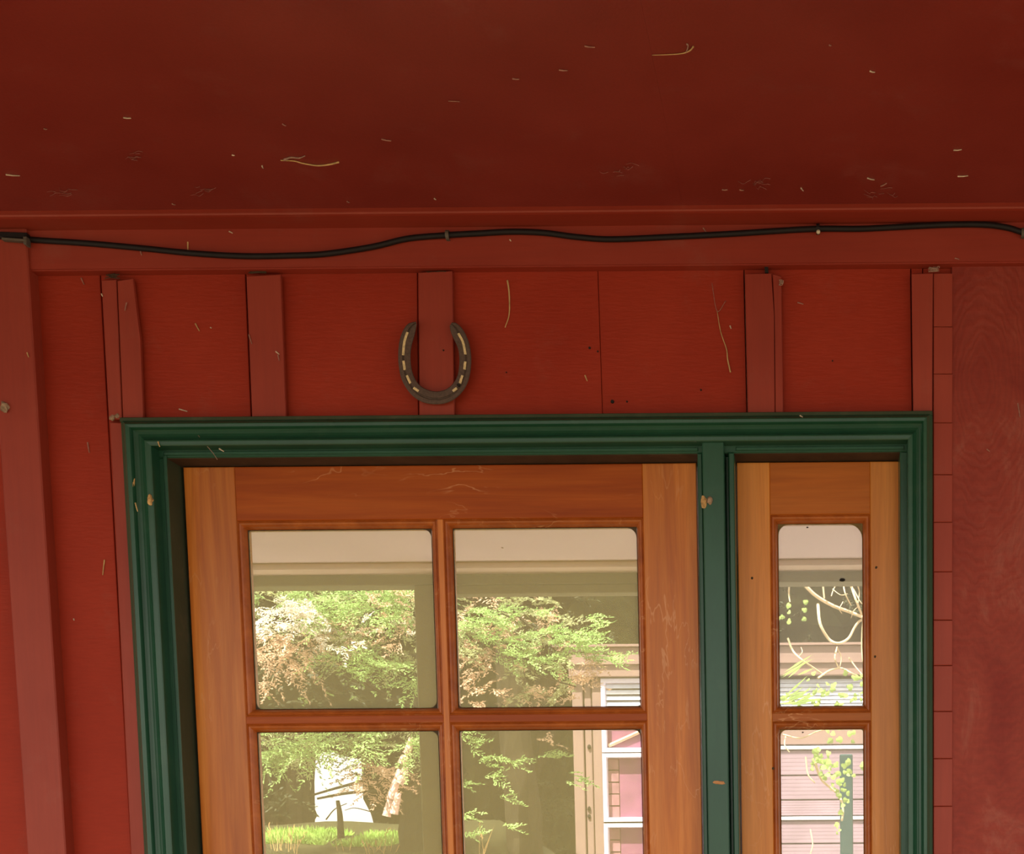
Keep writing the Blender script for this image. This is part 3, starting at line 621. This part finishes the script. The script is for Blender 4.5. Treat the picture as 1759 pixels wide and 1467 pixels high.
for px, py, y, w, lab in ((192, 474, Y_BATTEN, 14, 'brown web clump on top of the split batten at left'), (440, 467, Y_BATTEN + .004, 18, 'brown web clump on top of the second batten from the left'), (1604, 462, -.012, 10, 'brown web clump on top of the batten above the frame corner'), (748, 468, Y_BATTEN + .004, 18, 'brown dust line on top of the horseshoe batten'), (1342, 485, -.012, 4, 'small web clump beside the fourth batten')):
    bm = bmesh.new(); rr = random.Random(px)
    for k in range(9):
        P = [W(px + rr.uniform(-w, w), py + rr.uniform(-5, 5) * (.45 if w > 15 else 1), y - rr.uniform(.0005, .004)) for q in range(4)]
        tube(bm, crom(P, 3), .0003, .0007, 4)
    tag(link('cobweb', bm, M['web'] if w < 12 else M['rebate']), lab, 'cobweb', None, 'stuff')

for px, py, w, lab in ((1075, 287, 20, 'dusty web smudge on the ceiling above the board joint'), (1308, 313, 20, 'dusty web smudge on the ceiling above the fourth batten'), (1510, 332, 22, 'dusty web smudge on the ceiling near its right ledge'), (352, 327, 18, 'dusty web smudge on the ceiling above the second batten'), (104, 333, 10, 'small dusty web smudge at the far left of the ceiling'), (235, 268, 12, 'faint dusty web smudge left of the bright ceiling dot')):
    bm = bmesh.new(); rr = random.Random(px)
    for k in range(7):
        q = (px + rr.gauss(0, w * .6), py + rr.gauss(0, 5)); P = []
        for j in range(4): P.append(cpt(q[0] + (j - 1.5) * rr.uniform(2, 9), q[1] + rr.gauss(0, 2)) - Vector((0, 0, rr.uniform(.0004, .002))))
        tube(bm, crom(P, 3), .0002, .0004, 4)
    tag(link('cobweb', bm, M['web_dim']), lab, 'cobweb', None, 'stuff')
for px, py, y, rx, lab in ((1447, 996, Y_GLASS - .001, 5, 'black fly resting on the upper sidelight pane'), (1387, 906, Y_GLASS - .001, 1.8, 'tiny black speck near the top of the sidelight pane'), (1379, 1258, Y_GLASS - .001, 1.8, 'tiny black speck at the top of the lower sidelight pane')):
    c = W(px, py, y); tag(link('fly', lump(c, rx / 1040, .0014, rx * .6 / 1040, px, .2, 2), M['dark']), lab, 'fly')
for px, py in ((1503, 1128), (1292, 993), (1505, 975), (1328, 1320)):
    c = W(px, py, Y_DOOR); tag(link('wood_knot', lump((c.x, Y_DOOR, c.z), .0022, .0005, .0026, px, .2, 1), M['putty_dark'], side), 'small dark knot')
fleck(862, 941, Y_DOOR, 3, 1, 'fleck', 'tiny pinkish dot on the upright door muntin', 'frame')

# ------------------------------------------------------------------ room and back verandah behind the glass
YB = 2.30
RC = Z(900, 964, YB - .10)
tag(link('floor', box(-4.0, 4.6, 0.0, YB + .2, FLOOR - .06, FLOOR), M['floor']), 'pale timber floor of the room behind the door', 'floor', None, 'structure')
tag(link('floor', box(-4.0, 4.6, -2.0, 0.0, FLOOR - .06, FLOOR), M['deck']), 'dark stained deck of the porch in front of the door', 'floor', None, 'structure')
tag(link('ceiling', box(-2.6, 3.0, 0.1, YB + .15, RC, RC + .03), M['cream']), 'pale cream room ceiling seen at the top of the panes', 'ceiling', None, 'structure')
tag(link('wall_left', box(-2.7, -2.6, 0.1, YB + .1, FLOOR, RC), M['inner']), 'left inner wall of the room behind the door', 'wall', None, 'structure')
tag(link('wall_right', box(3.0, 3.1, 0.1, YB + .1, FLOOR, RC), M['inner']), 'right inner wall of the room behind the door', 'wall', None, 'structure')
tag(link('roof', box(-4.2, 5.0, -1.9, YB + .15, CEIL + .06, CEIL + .09), M['shed_trim']), 'low roof over the porch and room', 'roof', None, 'structure')
zc0 = Z(900, 979, YB - .06)
tag(link('trim_4', prism(rect(-2.6, 3.0, zc0, RC), YB - .10, YB, .004), M['cornice']), 'buff cornice strip under the cream room ceiling', 'trim', None, 'structure')
bb = empty('wall_back', (0, YB, FLOOR), 'olive beam and post of the open back wall seen through the panes', 'wall', None, 'structure')
zl = Z(600, 1006, YB); zl2 = Z(900, 1018, YB)
link('beam', box(-2.6, 3.0, YB, YB + .09, zl, zc0 + .03, .003), M['olive'], bb)
px0, px1 = X(714, 1100, YB), X(768, 1100, YB)
link('post', box(px0, px1, YB, YB + .09, FLOOR, zl, .003), M['olive'], bb)
link('lintel', box(px1, X(1190, 1000, YB), YB + .01, YB + .08, zl2, zl, .002), M['olive'], bb)
link('post', box(X(1190, 1000, YB), X(1240, 1000, YB), YB, YB + .09, FLOOR, zl, .003), M['olive'], bb)
link('post', box(-2.6, -2.5, YB, YB + .09, FLOOR, zl, .003), M['olive'], bb); link('post', box(2.9, 3.0, YB, YB + .09, FLOOR, zl, .003), M['olive'], bb)

# ------------------------------------------------------------------ ground outside
def bank_z(x, y): 
    s = min(1, max(0, (y - 4.5) / .5)); t = min(1, max(0, (-.85 - x) / .5)); s = s * s * (3 - 2 * s)
    return -.25 + s * t * (1.66 + (.15 * (y - 5.0) if y < 6.3 else .195 - .14 * (y - 6.3)) + .012 * math.sin(7 * x))
vs, fs = [], []; nx, ny = 90, 120
for j in range(ny + 1):
    for i in range(nx + 1):
        x = -6 + 12 * i / nx; y = 2.4 + 12 * j / ny; vs.append((x, y, bank_z(x, y)))
for j in range(ny):
    for i in range(nx): a = j * (nx + 1) + i; fs.append((a, a + 1, a + nx + 2, a + nx + 1))
tag(link('ground', (vs, fs), M['bank'], None, None, True), 'ground rising to a bank beyond the back verandah, darkened for shade', 'ground', None, 'structure')
tag(link('ground', box(-14, 14, -16, -2.0, -.40, -.25), M['ground']), 'dry lawn in front of the porch', 'ground', None, 'structure')

M['gravel'] = simple('unseen_bounce_ground', (0.58, 0.50, 0.42), 0.95, 0, 0.1, 0.2, 30.0)  # added unseen pale ground, bounces sunlight onto the room ceiling
tag(link('path', box(-.6, 6, 2.4, YB + 3.6, -.26, -.235), M['gravel']), 'added unseen pale ground bouncing sun up to the room ceiling', 'path', None, 'structure')
tag(link('path', box(-6, -.6, 2.4, 4.5, -.26, -.235), M['gravel']), 'added unseen pale strip bouncing sun from the foot of the bank', 'path', None, 'structure')

# ------------------------------------------------------------------ conifers
class Fol:
    def __init__(s): s.v = []; s.f = []
    def leafq(s, p, d, n, L, w):
        sd = d.cross(n); sd.normalize(); i = len(s.v)
        s.v += [p, p + d * (L * .45) + sd * w, p + d * L, p + d * (L * .45) - sd * w]; s.f.append((i, i + 1, i + 2, i + 3))
    def spray(s, R, base, d, L, twigs=9, ll=.022):
        """a flat feathery cypress spray: a rib, side twigs, scale leaves along them"""
        d = d.normalized(); up = Vector((R.gauss(0, .35), R.gauss(0, .35) - .25, 1)).normalized(); sd = d.cross(up).normalized(); up = sd.cross(d)
        for i in range(twigs):
            t = (i + .5) / twigs; p = base + d * (L * t) - Vector((0, 0, 1)) * (L * .18 * t * t)
            for sg in (-1, 1):
                tl = L * .42 * (1.05 - t) * R.uniform(.7, 1.2); td = (d * .75 + sd * sg * .7 + up * R.gauss(0, .18)).normalized()
                k = max(1, int(tl / (ll * .62)))
                for q in range(k):
                    ld = (td + Vector((R.gauss(0, .35), R.gauss(0, .35), R.gauss(0, .3)))).normalized()
                    nn = (up + Vector((R.gauss(0, .5), R.gauss(0, .5), R.gauss(0, .5)))).normalized()
                    s.leafq(p + td * (tl * q / k), ld, nn, ll * R.uniform(.8, 1.4), ll * R.uniform(.22, .36))
        for q in range(4): s.leafq(base + d * (L * (.8 + .06 * q)) - Vector((0, 0, L * .15)), (d + Vector((R.gauss(0, .3), R.gauss(0, .3), R.gauss(0, .3)))).normalized(), up, ll * 1.4, ll * .3)
    def data(s): return ([tuple(v) for v in s.v], s.f)
def region(fol, R, n, pxr, pyr, yr, L=(.16, .30), aim=(0, -.3, -.2), ll=.022, sp=.7, tw=9):
    for _ in range(n):
        p = W(R.uniform(*pxr), R.uniform(*pyr), R.uniform(*yr))
        d = Vector((aim[0] + R.gauss(0, sp), aim[1] + R.gauss(0, sp * .5), aim[2] + R.gauss(0, sp * .4)))
        fol.spray(R, p, d, R.uniform(*L), tw, ll)
def trunk(par, pts, y, w0, w1, mat='bark', name='trunk'):
    P = crom([W(a, b, y) for a, b in pts], 5); bm = tube(bmesh.new(), P, w0, w1, 12); rr = random.Random(int(pts[0][0]))
    for v in bm.verts: v.co += Vector((rr.uniform(-1, 1), rr.uniform(-1, 1), 0)) * w0 * .09
    return link(name, bm, M[mat], par)
def stuff(name, fol, mat, par, label=None): return tag(link(name, fol.data(), M[mat], par), label, None, None, 'stuff')
def conifer(x, y, label): return empty('conifer_tree', (x, y, bank_z(x, y)), label, 'tree', 'conifers beyond the verandah')
R = random.Random(11)
# 1: the sunlit one behind the left panes
cx = X(712, 1300, 5.0)
t1 = conifer(cx, 5.0, 'sunlit conifer with bleached dead twigs seen through the left panes')
trunk(t1, [(716, 1560), (712, 1400), (722, 1300), (735, 1100), (742, 800)], 5.15, .085, .05)
for pts in ([(664, 1402), (668, 1385), (672, 1370)], [(672, 1372), (680, 1345), (688, 1322)], [(686, 1345), (694, 1330), (696, 1318)], [(690, 1312), (700, 1290), (708, 1268)], [(676, 1398), (680, 1380), (684, 1362)]):
    tag(trunk(t1, pts, 4.72, .022, .015, 'bark_sunlit', 'sunlit_strip'), 'pinkish strip painting the sunlit edge of the trunk')
for pts, w in (([(700, 1375), (650, 1360), (600, 1362), (545, 1372)], .012), ([(690, 1350), (640, 1340), (585, 1352), (530, 1368)], .011), ([(586, 1440), (584, 1400), (580, 1375)], .020), ([(560, 1408), (575, 1390), (596, 1380)], .004), ([(640, 1395), (610, 1388), (592, 1392)], .003),
               ([(720, 1130), (640, 1120), (560, 1080), (470, 1050)], .016), ([(715, 1220), (640, 1180), (560, 1120)], .012), ([(722, 1060), (690, 1030), (665, 1000)], .012)):
    link('branch', tube(bmesh.new(), crom([W(a, b, 5.2 if b > 1300 else 4.95) for a, b in pts], 5), w, w * .5, 7), M['bark'], t1)
F = Fol()
region(F, R, 80, (400, 725), (985, 1030), (4.7, 5.1), ll=.015); region(F, R, 34, (540, 725), (1030, 1062), (4.6, 4.9), ll=.015); region(F, R, 26, (580, 720), (1120, 1150), (4.6, 4.9), (.12, .22), ll=.014); region(F, R, 10, (690, 720), (1150, 1200), (4.7, 4.9), (.06, .14), ll=.013)
region(F, R, 40, (430, 725), (1250, 1290), (4.7, 5.1), ll=.015); region(F, R, 14, (440, 500), (1285, 1310), (4.7, 4.9), (.1, .2), ll=.015); region(F, R, 10, (690, 728), (1265, 1310), (4.55, 4.7), (.08, .16), ll=.014)
for px_, py_ in ((455, 1195), (510, 1200), (560, 1190), (600, 1178), (640, 1188), (530, 1205), (612, 1196)): F.spray(R, W(px_, py_, 4.7), Vector((R.gauss(0, .5), -.3, -.1)), .05, 5, .012)
stuff('foliage', F, 'needle', t1)
F = Fol(); region(F, R, 44, (400, 725), (1000, 1090), (4.8, 5.2), ll=.015); region(F, R, 30, (520, 725), (1100, 1140), (4.8, 5.1), (.1, .2), ll=.014); region(F, R, 40, (430, 725), (1250, 1320), (4.8, 5.2), (.1, .22), ll=.015)
stuff('foliage', F, 'needle_olive', t1)
F = Fol(); region(F, R, 46, (415, 540), (1085, 1155), (4.6, 4.9), (.10, .2), (0, -.3, -.4), .014); region(F, R, 28, (540, 725), (1055, 1115), (4.65, 4.9), (.08, .18), ll=.013); region(F, R, 26, (630, 700), (1310, 1365), (4.8, 5.0), (.08, .16), ll=.014); region(F, R, 10, (640, 715), (1010, 1050), (4.6, 4.8), (.08, .16), ll=.013); region(F, R, 11, (585, 640), (1325, 1362), (4.8, 5.0), (.06, .12), ll=.012); region(F, R, 9, (430, 470), (1150, 1185), (4.6, 4.8), (.06, .14), ll=.013)
tag(stuff('dead_foliage', F, 'needle_dead', t1), 'tan dead sprays')
F = Fol(); region(F, R, 36, (425, 550), (1035, 1085), (4.5, 4.75), (.08, .17), (.3, -.3, -.2), .013); region(F, R, 18, (490, 545), (1030, 1060), (4.45, 4.6), (.05, .12), (.3, -.3, -.2), .014); region(F, R, 16, (550, 715), (1065, 1110), (4.55, 4.75), (.06, .14), ll=.012)
tag(stuff('twigs', F, 'needle_pale', t1), 'bleached lichen covered twigs')
# 2: the one whose branch reaches across the second pane
t2 = conifer(X(905, 1300, 5.6), 5.6, 'conifer with a bright green branch reaching right in the second pane')
trunk(t2, [(900, 1600), (900, 1400), (880, 1200), (870, 800)], 5.9, .12, .07)
for pts in ([(870, 1040), (930, 1090), (985, 1095), (1040, 1092)], [(860, 1100), (930, 1130), (1000, 1120), (1070, 1128)], [(790, 1020), (830, 1040), (880, 1062)], [(870, 1120), (930, 1160), (990, 1180)]):
    link('branch', tube(bmesh.new(), crom([W(a, b, 4.6) for a, b in pts], 5), .010, .003, 6), M['bark'], t2)
F = Fol()
for pts, n in (([(880, 1100), (960, 1095), (1045, 1090)], 44), ([(950, 1115), (1000, 1112), (1035, 1115)], 16), ([(1020, 1130), (1070, 1130)], 12), ([(860, 1120), (960, 1140)], 22), ([(790, 1050), (870, 1070)], 24), ([(860, 1040), (890, 1060)], 9), ([(785, 1075), (850, 1095)], 14), ([(920, 1050), (940, 1060)], 3), ([(1010, 1055), (1035, 1060)], 3)):
    for k in range(n):
        t = R.random(); i = min(int(t * (len(pts) - 1)), len(pts) - 2); u = t * (len(pts) - 1) - i
        a = pts[i]; b = pts[i + 1]; p = W(a[0] + (b[0] - a[0]) * u - 14 + R.gauss(0, 3), a[1] + (b[1] - a[1]) * u + R.gauss(0, 6), R.uniform(4.4, 4.65))
        F.spray(R, p, Vector((1, R.gauss(-.2, .4), R.gauss(.05, .35))), R.uniform(.07, .15), 9, .013)
for p in ((800, 1262), (815, 1280), (835, 1310), (850, 1335), (800, 1345), (870, 1372), (805, 1405), (860, 1300), (940, 1298), (955, 1296), (990, 1335), (1000, 1345), (890, 1310), (880, 1420), (812, 1430)):
    for k in range(3): F.spray(R, W(p[0] + R.gauss(0, 6) - 12, p[1] + R.gauss(0, 4), 4.7), Vector((1, -.3, R.gauss(.1, .25))), R.uniform(.07, .14), 8, .013)
stuff('foliage', F, 'needle', t2)
F = Fol(); region(F, R, 40, (770, 960), (1030, 1130), (4.7, 5.0), (.1, .2)); region(F, R, 20, (870, 990), (1120, 1200), (4.7, 4.9), (.08, .18))
stuff('foliage', F, 'needle_olive', t2)
F = Fol(); region(F, R, 26, (780, 960), (1010, 1120), (4.6, 4.8), (.08, .18), (.5, -.3, -.2), .015); region(F, R, 26, (780, 850), (1110, 1215), (4.6, 4.8), (.08, .18), ll=.015); region(F, R, 16, (860, 1010), (1130, 1210), (4.6, 4.8), (.06, .14), ll=.014); region(F, R, 14, (980, 1060), (1120, 1170), (4.5, 4.7), (.06, .12), ll=.013); region(F, R, 5, (900, 960), (1210, 1290), (4.6, 4.8), (.05, .1), ll=.013)
tag(stuff('dead_foliage', F, 'needle_dead', t2), 'tan dead sprays')
# 3..: the wood behind, its shade put into the colours
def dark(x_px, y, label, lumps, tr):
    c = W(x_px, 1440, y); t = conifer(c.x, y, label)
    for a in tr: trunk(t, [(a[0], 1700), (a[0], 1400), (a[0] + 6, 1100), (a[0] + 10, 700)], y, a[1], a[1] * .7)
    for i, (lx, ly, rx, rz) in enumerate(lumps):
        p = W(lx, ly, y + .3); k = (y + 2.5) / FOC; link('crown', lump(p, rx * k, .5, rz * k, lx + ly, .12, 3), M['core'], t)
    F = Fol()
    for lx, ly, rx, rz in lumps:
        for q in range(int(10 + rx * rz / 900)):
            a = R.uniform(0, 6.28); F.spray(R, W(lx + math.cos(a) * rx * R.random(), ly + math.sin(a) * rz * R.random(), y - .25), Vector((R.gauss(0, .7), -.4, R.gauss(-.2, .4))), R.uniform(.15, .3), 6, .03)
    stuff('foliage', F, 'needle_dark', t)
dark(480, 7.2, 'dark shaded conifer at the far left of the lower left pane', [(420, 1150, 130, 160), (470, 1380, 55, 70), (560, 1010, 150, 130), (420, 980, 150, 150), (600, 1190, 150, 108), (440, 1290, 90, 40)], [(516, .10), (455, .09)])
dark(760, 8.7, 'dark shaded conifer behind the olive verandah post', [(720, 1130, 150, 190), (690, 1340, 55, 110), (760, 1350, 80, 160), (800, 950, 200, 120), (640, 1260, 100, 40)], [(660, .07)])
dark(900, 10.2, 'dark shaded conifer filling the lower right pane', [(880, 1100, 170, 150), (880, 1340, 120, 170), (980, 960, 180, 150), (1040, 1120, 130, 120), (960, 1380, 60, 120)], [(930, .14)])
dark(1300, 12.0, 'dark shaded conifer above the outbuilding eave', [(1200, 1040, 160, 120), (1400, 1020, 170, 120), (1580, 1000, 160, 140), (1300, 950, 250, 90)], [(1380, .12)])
# grass on the bank
G = Fol()
for _ in range(9000):
    x = R.uniform(-3.3, -1.86); y = R.uniform(5.4, 5.8); z = bank_z(x, y)
    if math.sin(x * 11 + y * 4) + .6 * math.sin(x * 23 - 7 * y) < -.75: continue
    d = Vector((R.gauss(0, .6), R.gauss(-.2, .5), 1)).normalized(); G.leafq(Vector((x, y, z - .01)), d, Vector((R.gauss(0, 1), -.6, .5)).normalized(), R.uniform(.02, .07), .006)
tag(link('grass', G.data(), M['grass']), 'bright green grass growing along the bank in the lower left pane', 'grass', None, 'stuff')
G = Fol()
for pxs, n, lean in (((470, 510), 16, .2), ((560, 690), 22, .35), ((812, 832), 4, .3), ((440, 480), 10, .2)):
    for _ in range(n):
        a = R.uniform(*pxs); yy = R.uniform(5.1, 5.3); p = W(a, 1470, yy); d = Vector((R.gauss(0, lean), 0, 1)).normalized(); hgt = R.uniform(.06, .20)
        G.leafq(p - d * .1, d, Vector((0, -1, 0)), hgt + .1, .0020)
        if R.random() < .35:
            for k in range(6): G.leafq(p + d * hgt * (.75 + .05 * k), (d + Vector((R.gauss(0, .5), 0, 0))).normalized(), Vector((0, -1, 0)), .016, .003)
tag(link('tall_grass', G.data(), M['straw']), 'tall dry seeding grass at the foot of the lower left pane', 'grass', None, 'stuff')

# ------------------------------------------------------------------ red outbuilding
YS = 6.1
ob = empty('outbuilding', (X(1250, 1440, YS), YS, -.25), 'sun faded red boarded outbuilding with white sashes seen through the glass', 'building')
def sx_(px): return X(px, 1300, YS)
def sz_(py): return Z(1250, py, YS)
BL = sx_(986); BR = 3.4
link('wall_core', box(BL + .02, BR, YS + .10, YS + 1.2, -.25, sz_(1112)), M['louvre_gap'], ob)
link('fascia', box(BL - .01, BR + .1, YS - .06, YS - .02, sz_(1163), sz_(1112), .004), M['shed_trim'], ob)
link('fascia_trim', box(BL - .01, BR + .1, YS - .075, YS - .06, sz_(1142), sz_(1136)), M['shed_trim'], ob)
link('roof_sheet', box(BL - .1, BR + .2, YS - .08, YS + 1.3, sz_(1112), sz_(1108)), M['shed_trim'], ob)
link('corner_board', box(BL, sx_(1004), YS - .02, YS + .1, -.25, sz_(1163), .004), M['shed_trim'], ob)
link('hinge_strip', box(sx_(1006), sx_(1018), YS - .005, YS + .1, -.25, sz_(1163), .004), M['shed_trim'], ob)
for py in (1283, 1389, 1402): 
    c = W(1012, py, YS - .01); link('hinge_pin', lump((c.x, YS - .01, c.z), .012, .01, .015, py, .1, 1), M['dark'], ob)
link('jamb_board', box(sx_(1020), sx_(1036), YS - .02, YS + .1, -.25, sz_(1163), .004), M['shed_trim'], ob)
w0, w1 = sx_(1036), sx_(1178)
def sash(zt_, zb_, what):
    s = link('sash', ring(w0, w1, zb_, zt_, [(0, YS - .02), (0, YS - .035), (.022, YS - .035), (.026, YS - .02), (.026, YS + .04), (0, YS + .04)]), M['shed_white'], ob)
    if what == 'louvre':
        zm = zb_ + (zt_ - zb_) * .46
        for k in range(6):
            z = zt_ - .03 - k * (zt_ - zm - .03) / 6; bm = box(w0 + .026, w1 - .026, YS - .002, YS + .004, z - .0262, z)
            for v in bm.verts: v.co.y += (z - v.co.z) * -.5
            link('louvre_blade', bm, M['louvre'], s)
        link('panel', box(w0 + .026, w1 - .026, YS + .02, YS + .03, zb_ + .02, zm), M['shed_pink'], s)
        a, b = W(1045, 1281, YS), W(1105, 1254, YS); link('brace', tube(bmesh.new(), [Vector((a.x, YS + .01, a.z)), Vector((b.x, YS + .01, b.z)), Vector((2 * b.x - a.x, YS + .01, 2 * b.z - a.z))], .012, .012, 6), M['brace'], s)
    else:
        xb = sx_(1063); link('panel', box(xb, w1 - .026, YS + .01, YS + .03, zb_ + .02, zt_ - .02), M['shed_pink'], s)
        n = 5; hh = (zt_ - zb_ - .052) / n
        for k in range(n): link('block', box(w0 + .026, xb - .004, YS + .012 - .004 * (k % 2), YS + .03, zb_ + .028 + k * hh, zb_ + .022 + (k + 1) * hh), M['shed_brick'], s)
sash(sz_(1165), sz_(1291), 'louvre'); sash(sz_(1293), sz_(1410), 'panel'); sash(sz_(1413), sz_(1530), 'panel')
# boards and ledges right of the windows, seen through the sidelight
wx0 = w1 + .004
link('end_board', box(w1 + .002, w1 + .06, YS - .02, YS + .1, -.25, sz_(1163)), M['shed_trim'], ob); wx0 = w1 + .062
for k in range(7):
    z = sz_(1168) - k * .0235; bm = box(wx0, BR, YS - .002, YS + .006, z - .0228, z)
    for v in bm.verts: v.co.y += (z - v.co.z) * -.5
    link('louvre_blade', bm, M['louvre'], ob)
zz = [1216, 1248, 1281]
for a, b in zip(zz, zz[1:]): link('weatherboard', box(wx0, BR, YS - .012, YS + .05, sz_(b) + .004, sz_(a), .003), M['shed_trim'], ob)
def ledge(py): link('ledge', box(wx0, BR, YS - .034, YS + .02, sz_(py + 6), sz_(py), .004), M['shed_white'], ob)
ledge(1283); ledge(1404)
for a, b in ((1291, 1333), (1334, 1375), (1376, 1403), (1412, 1450), (1451, 1490), (1491, 1530), (1531, 1570)):
    bm = bmesh.new(); z0, z1 = sz_(b) + .003, sz_(a); n = 6; L = []
    for k in range(n + 1):      # fine reeding on each board
        z = z1 + (z0 - z1) * k / n
        for dz, dy in ((0, -.020), (.8, -.0212)):
            L.append((z + (z0 - z1) / n * dz * (k < n), YS + dy - .003 * k / n))
    A = [bm.verts.new((wx0, yy, z)) for z, yy in L] + [bm.verts.new((wx0, YS + .05, z0)), bm.verts.new((wx0, YS + .05, z1))]
    B = [bm.verts.new((BR, v.co.y, v.co.z)) for v in A]
    for i in range(len(A)): bm.faces.new((A[i], A[(i + 1) % len(A)], B[(i + 1) % len(A)], B[i]))
    link('weatherboard', bm, M['shed_red'], ob)
pp = W(1454, 1400, 5.75)
tag(link('garden_post', box(pp.x - .037, pp.x + .037, 5.72, 5.79, -.25, Z(1454, 1296, 5.75), .006), M['teal']), 'teal painted post in front of the faded red boards in the sidelight', 'post')
# vine over post and wall
vy = 5.0
vn = empty('vine', (X(1430, 1440, vy), vy, -.25), 'leafy vine with pale looping stems seen through the sidelight', 'vine')
for pts, w in (([(1405, 1038), (1409, 1072), (1424, 1098), (1440, 1105), (1457, 1097), (1468, 1078), (1478, 1066), (1500, 1058)], .010), ([(1378, 1000), (1400, 1022), (1430, 1040), (1462, 1052), (1500, 1068)], .013), ([(1356, 998), (1355, 1020), (1357, 1034)], .006),
               ([(1353, 1096), (1362, 1118), (1378, 1134), (1396, 1146), (1416, 1160)], .007), ([(1405, 1165), (1425, 1152), (1445, 1148), (1462, 1156), (1480, 1166)], .007), ([(1438, 1112), (1434, 1130), (1440, 1146)], .006), ([(1438, 1112), (1445, 1130), (1442, 1148)], .004),
               ([(1413, 1000), (1416, 1028)], .007), ([(1452, 998), (1466, 1012), (1478, 1034), (1490, 1044)], .004), ([(1470, 998), (1476, 1016), (1474, 1036)], .004), ([(1430, 1012), (1444, 1022), (1456, 1020)], .003), ([(1476, 1040), (1466, 1050), (1462, 1062)], .003), ([(1448, 1034), (1442, 1046), (1446, 1054)], .003), ([(1372, 1128), (1378, 1120), (1376, 1112)], .003), ([(1460, 1000), (1470, 1030), (1482, 1062), (1486, 1090)], .008), ([(1448, 1000), (1452, 1020), (1462, 1040)], .005), ([(1458, 1130), (1470, 1146), (1482, 1160)], .005), ([(1440, 1000), (1432, 1012), (1428, 1024)], .004),
               ([(1345, 1262), (1375, 1268), (1400, 1258), (1420, 1252)], .006), ([(1350, 1262), (1348, 1280), (1356, 1292)], .005), ([(1400, 1310), (1412, 1340), (1440, 1365), (1448, 1390), (1446, 1410)], .009), ([(1384, 1300), (1388, 1330), (1400, 1345)], .006), ([(1392, 1425), (1396, 1450), (1392, 1467)], .005), ([(1486, 1000), (1484, 1040), (1480, 1110), (1486, 1160)], .005)):
    link('stem', tube(bmesh.new(), crom([W(a, b, vy + R.uniform(-.05, .05)) for a, b in pts], 6), w * .8, w * .6, 7), M['vine_stem'], vn)
def leafmesh():
    pts = [(0, 0), (.35, .12), (.55, .5), (.32, .62), (.28, .95), (0, 1.15), (-.28, .95), (-.32, .62), (-.55, .5), (-.35, .12)]
    bm = bmesh.new(); c = bm.verts.new((0, -.06, .55)); L = [bm.verts.new((x, .06 * abs(x) * 2, z)) for x, z in pts]
    for i in range(len(L)): bm.faces.new((c, L[i], L[(i + 1) % len(L)]))
    me = bpy.data.meshes.new('leaf'); bm.to_mesh(me); bm.free(); me.materials.append(M['vine_leaf']); return me
lm = leafmesh()
chain = [(1398, 1296), (1406, 1302), (1415, 1308), (1402, 1310), (1424, 1312), (1412, 1318), (1424, 1324), (1434, 1318), (1440, 1330), (1428, 1338), (1436, 1346), (1446, 1342), (1450, 1352), (1444, 1358), (1454, 1366), (1448, 1374), (1456, 1380), (1450, 1386), (1462, 1322), (1470, 1332), (1478, 1320), (1458, 1312), (1432, 1350), (1420, 1334), (1440, 1420), (1443, 1428),
         (1420, 1258), (1440, 1254), (1455, 1262), (1462, 1272), (1448, 1270), (1430, 1264), (1470, 1258)]
chain += [(a + R.gauss(0, 7), b + R.gauss(0, 7)) for a, b in chain[:28]] + [(R.gauss(1412, 10), R.gauss(1312, 9)) for _ in range(12)]
chain += [(R.gauss(1416, 14), R.gauss(1190, 14)) for _ in range(22)] + [(R.gauss(1470, 12), R.gauss(1185, 16)) for _ in range(16)] + [(R.uniform(1338, 1370), R.uniform(1195, 1214)) for _ in range(8)]
chain += [(R.uniform(1340, 1390), R.uniform(1030, 1080)) for _ in range(9)]
for a, b in chain:
    o = bpy.data.objects.new('leaf', lm); C.objects.link(o); o.parent = vn; o.location = W(a, b, vy - .06 + R.uniform(-.05, .05)) - vn.location
    s = R.uniform(.020, .036); o.scale = (s, s, s); o.rotation_euler = (R.uniform(-.9, .3), R.uniform(-2.4, 2.4), R.uniform(-.8, .8))
F = Fol()
for a, b, n in ((1345, 1165, 5), (1345, 1205, 10), (1360, 1212, 8), (1475, 1200, 6)):
    for k in range(n): F.leafq(W(a + R.gauss(0, 8), b + R.gauss(0, 5), vy - .1), Vector((1, 0, R.uniform(-.1, .9))).normalized(), Vector((0, -1, .2)), R.uniform(.08, .2), .006)
tag(link('strap_leaves', F.data(), M['vine_leaf'], vn), 'narrow pale strap leaves', None, None, 'stuff')
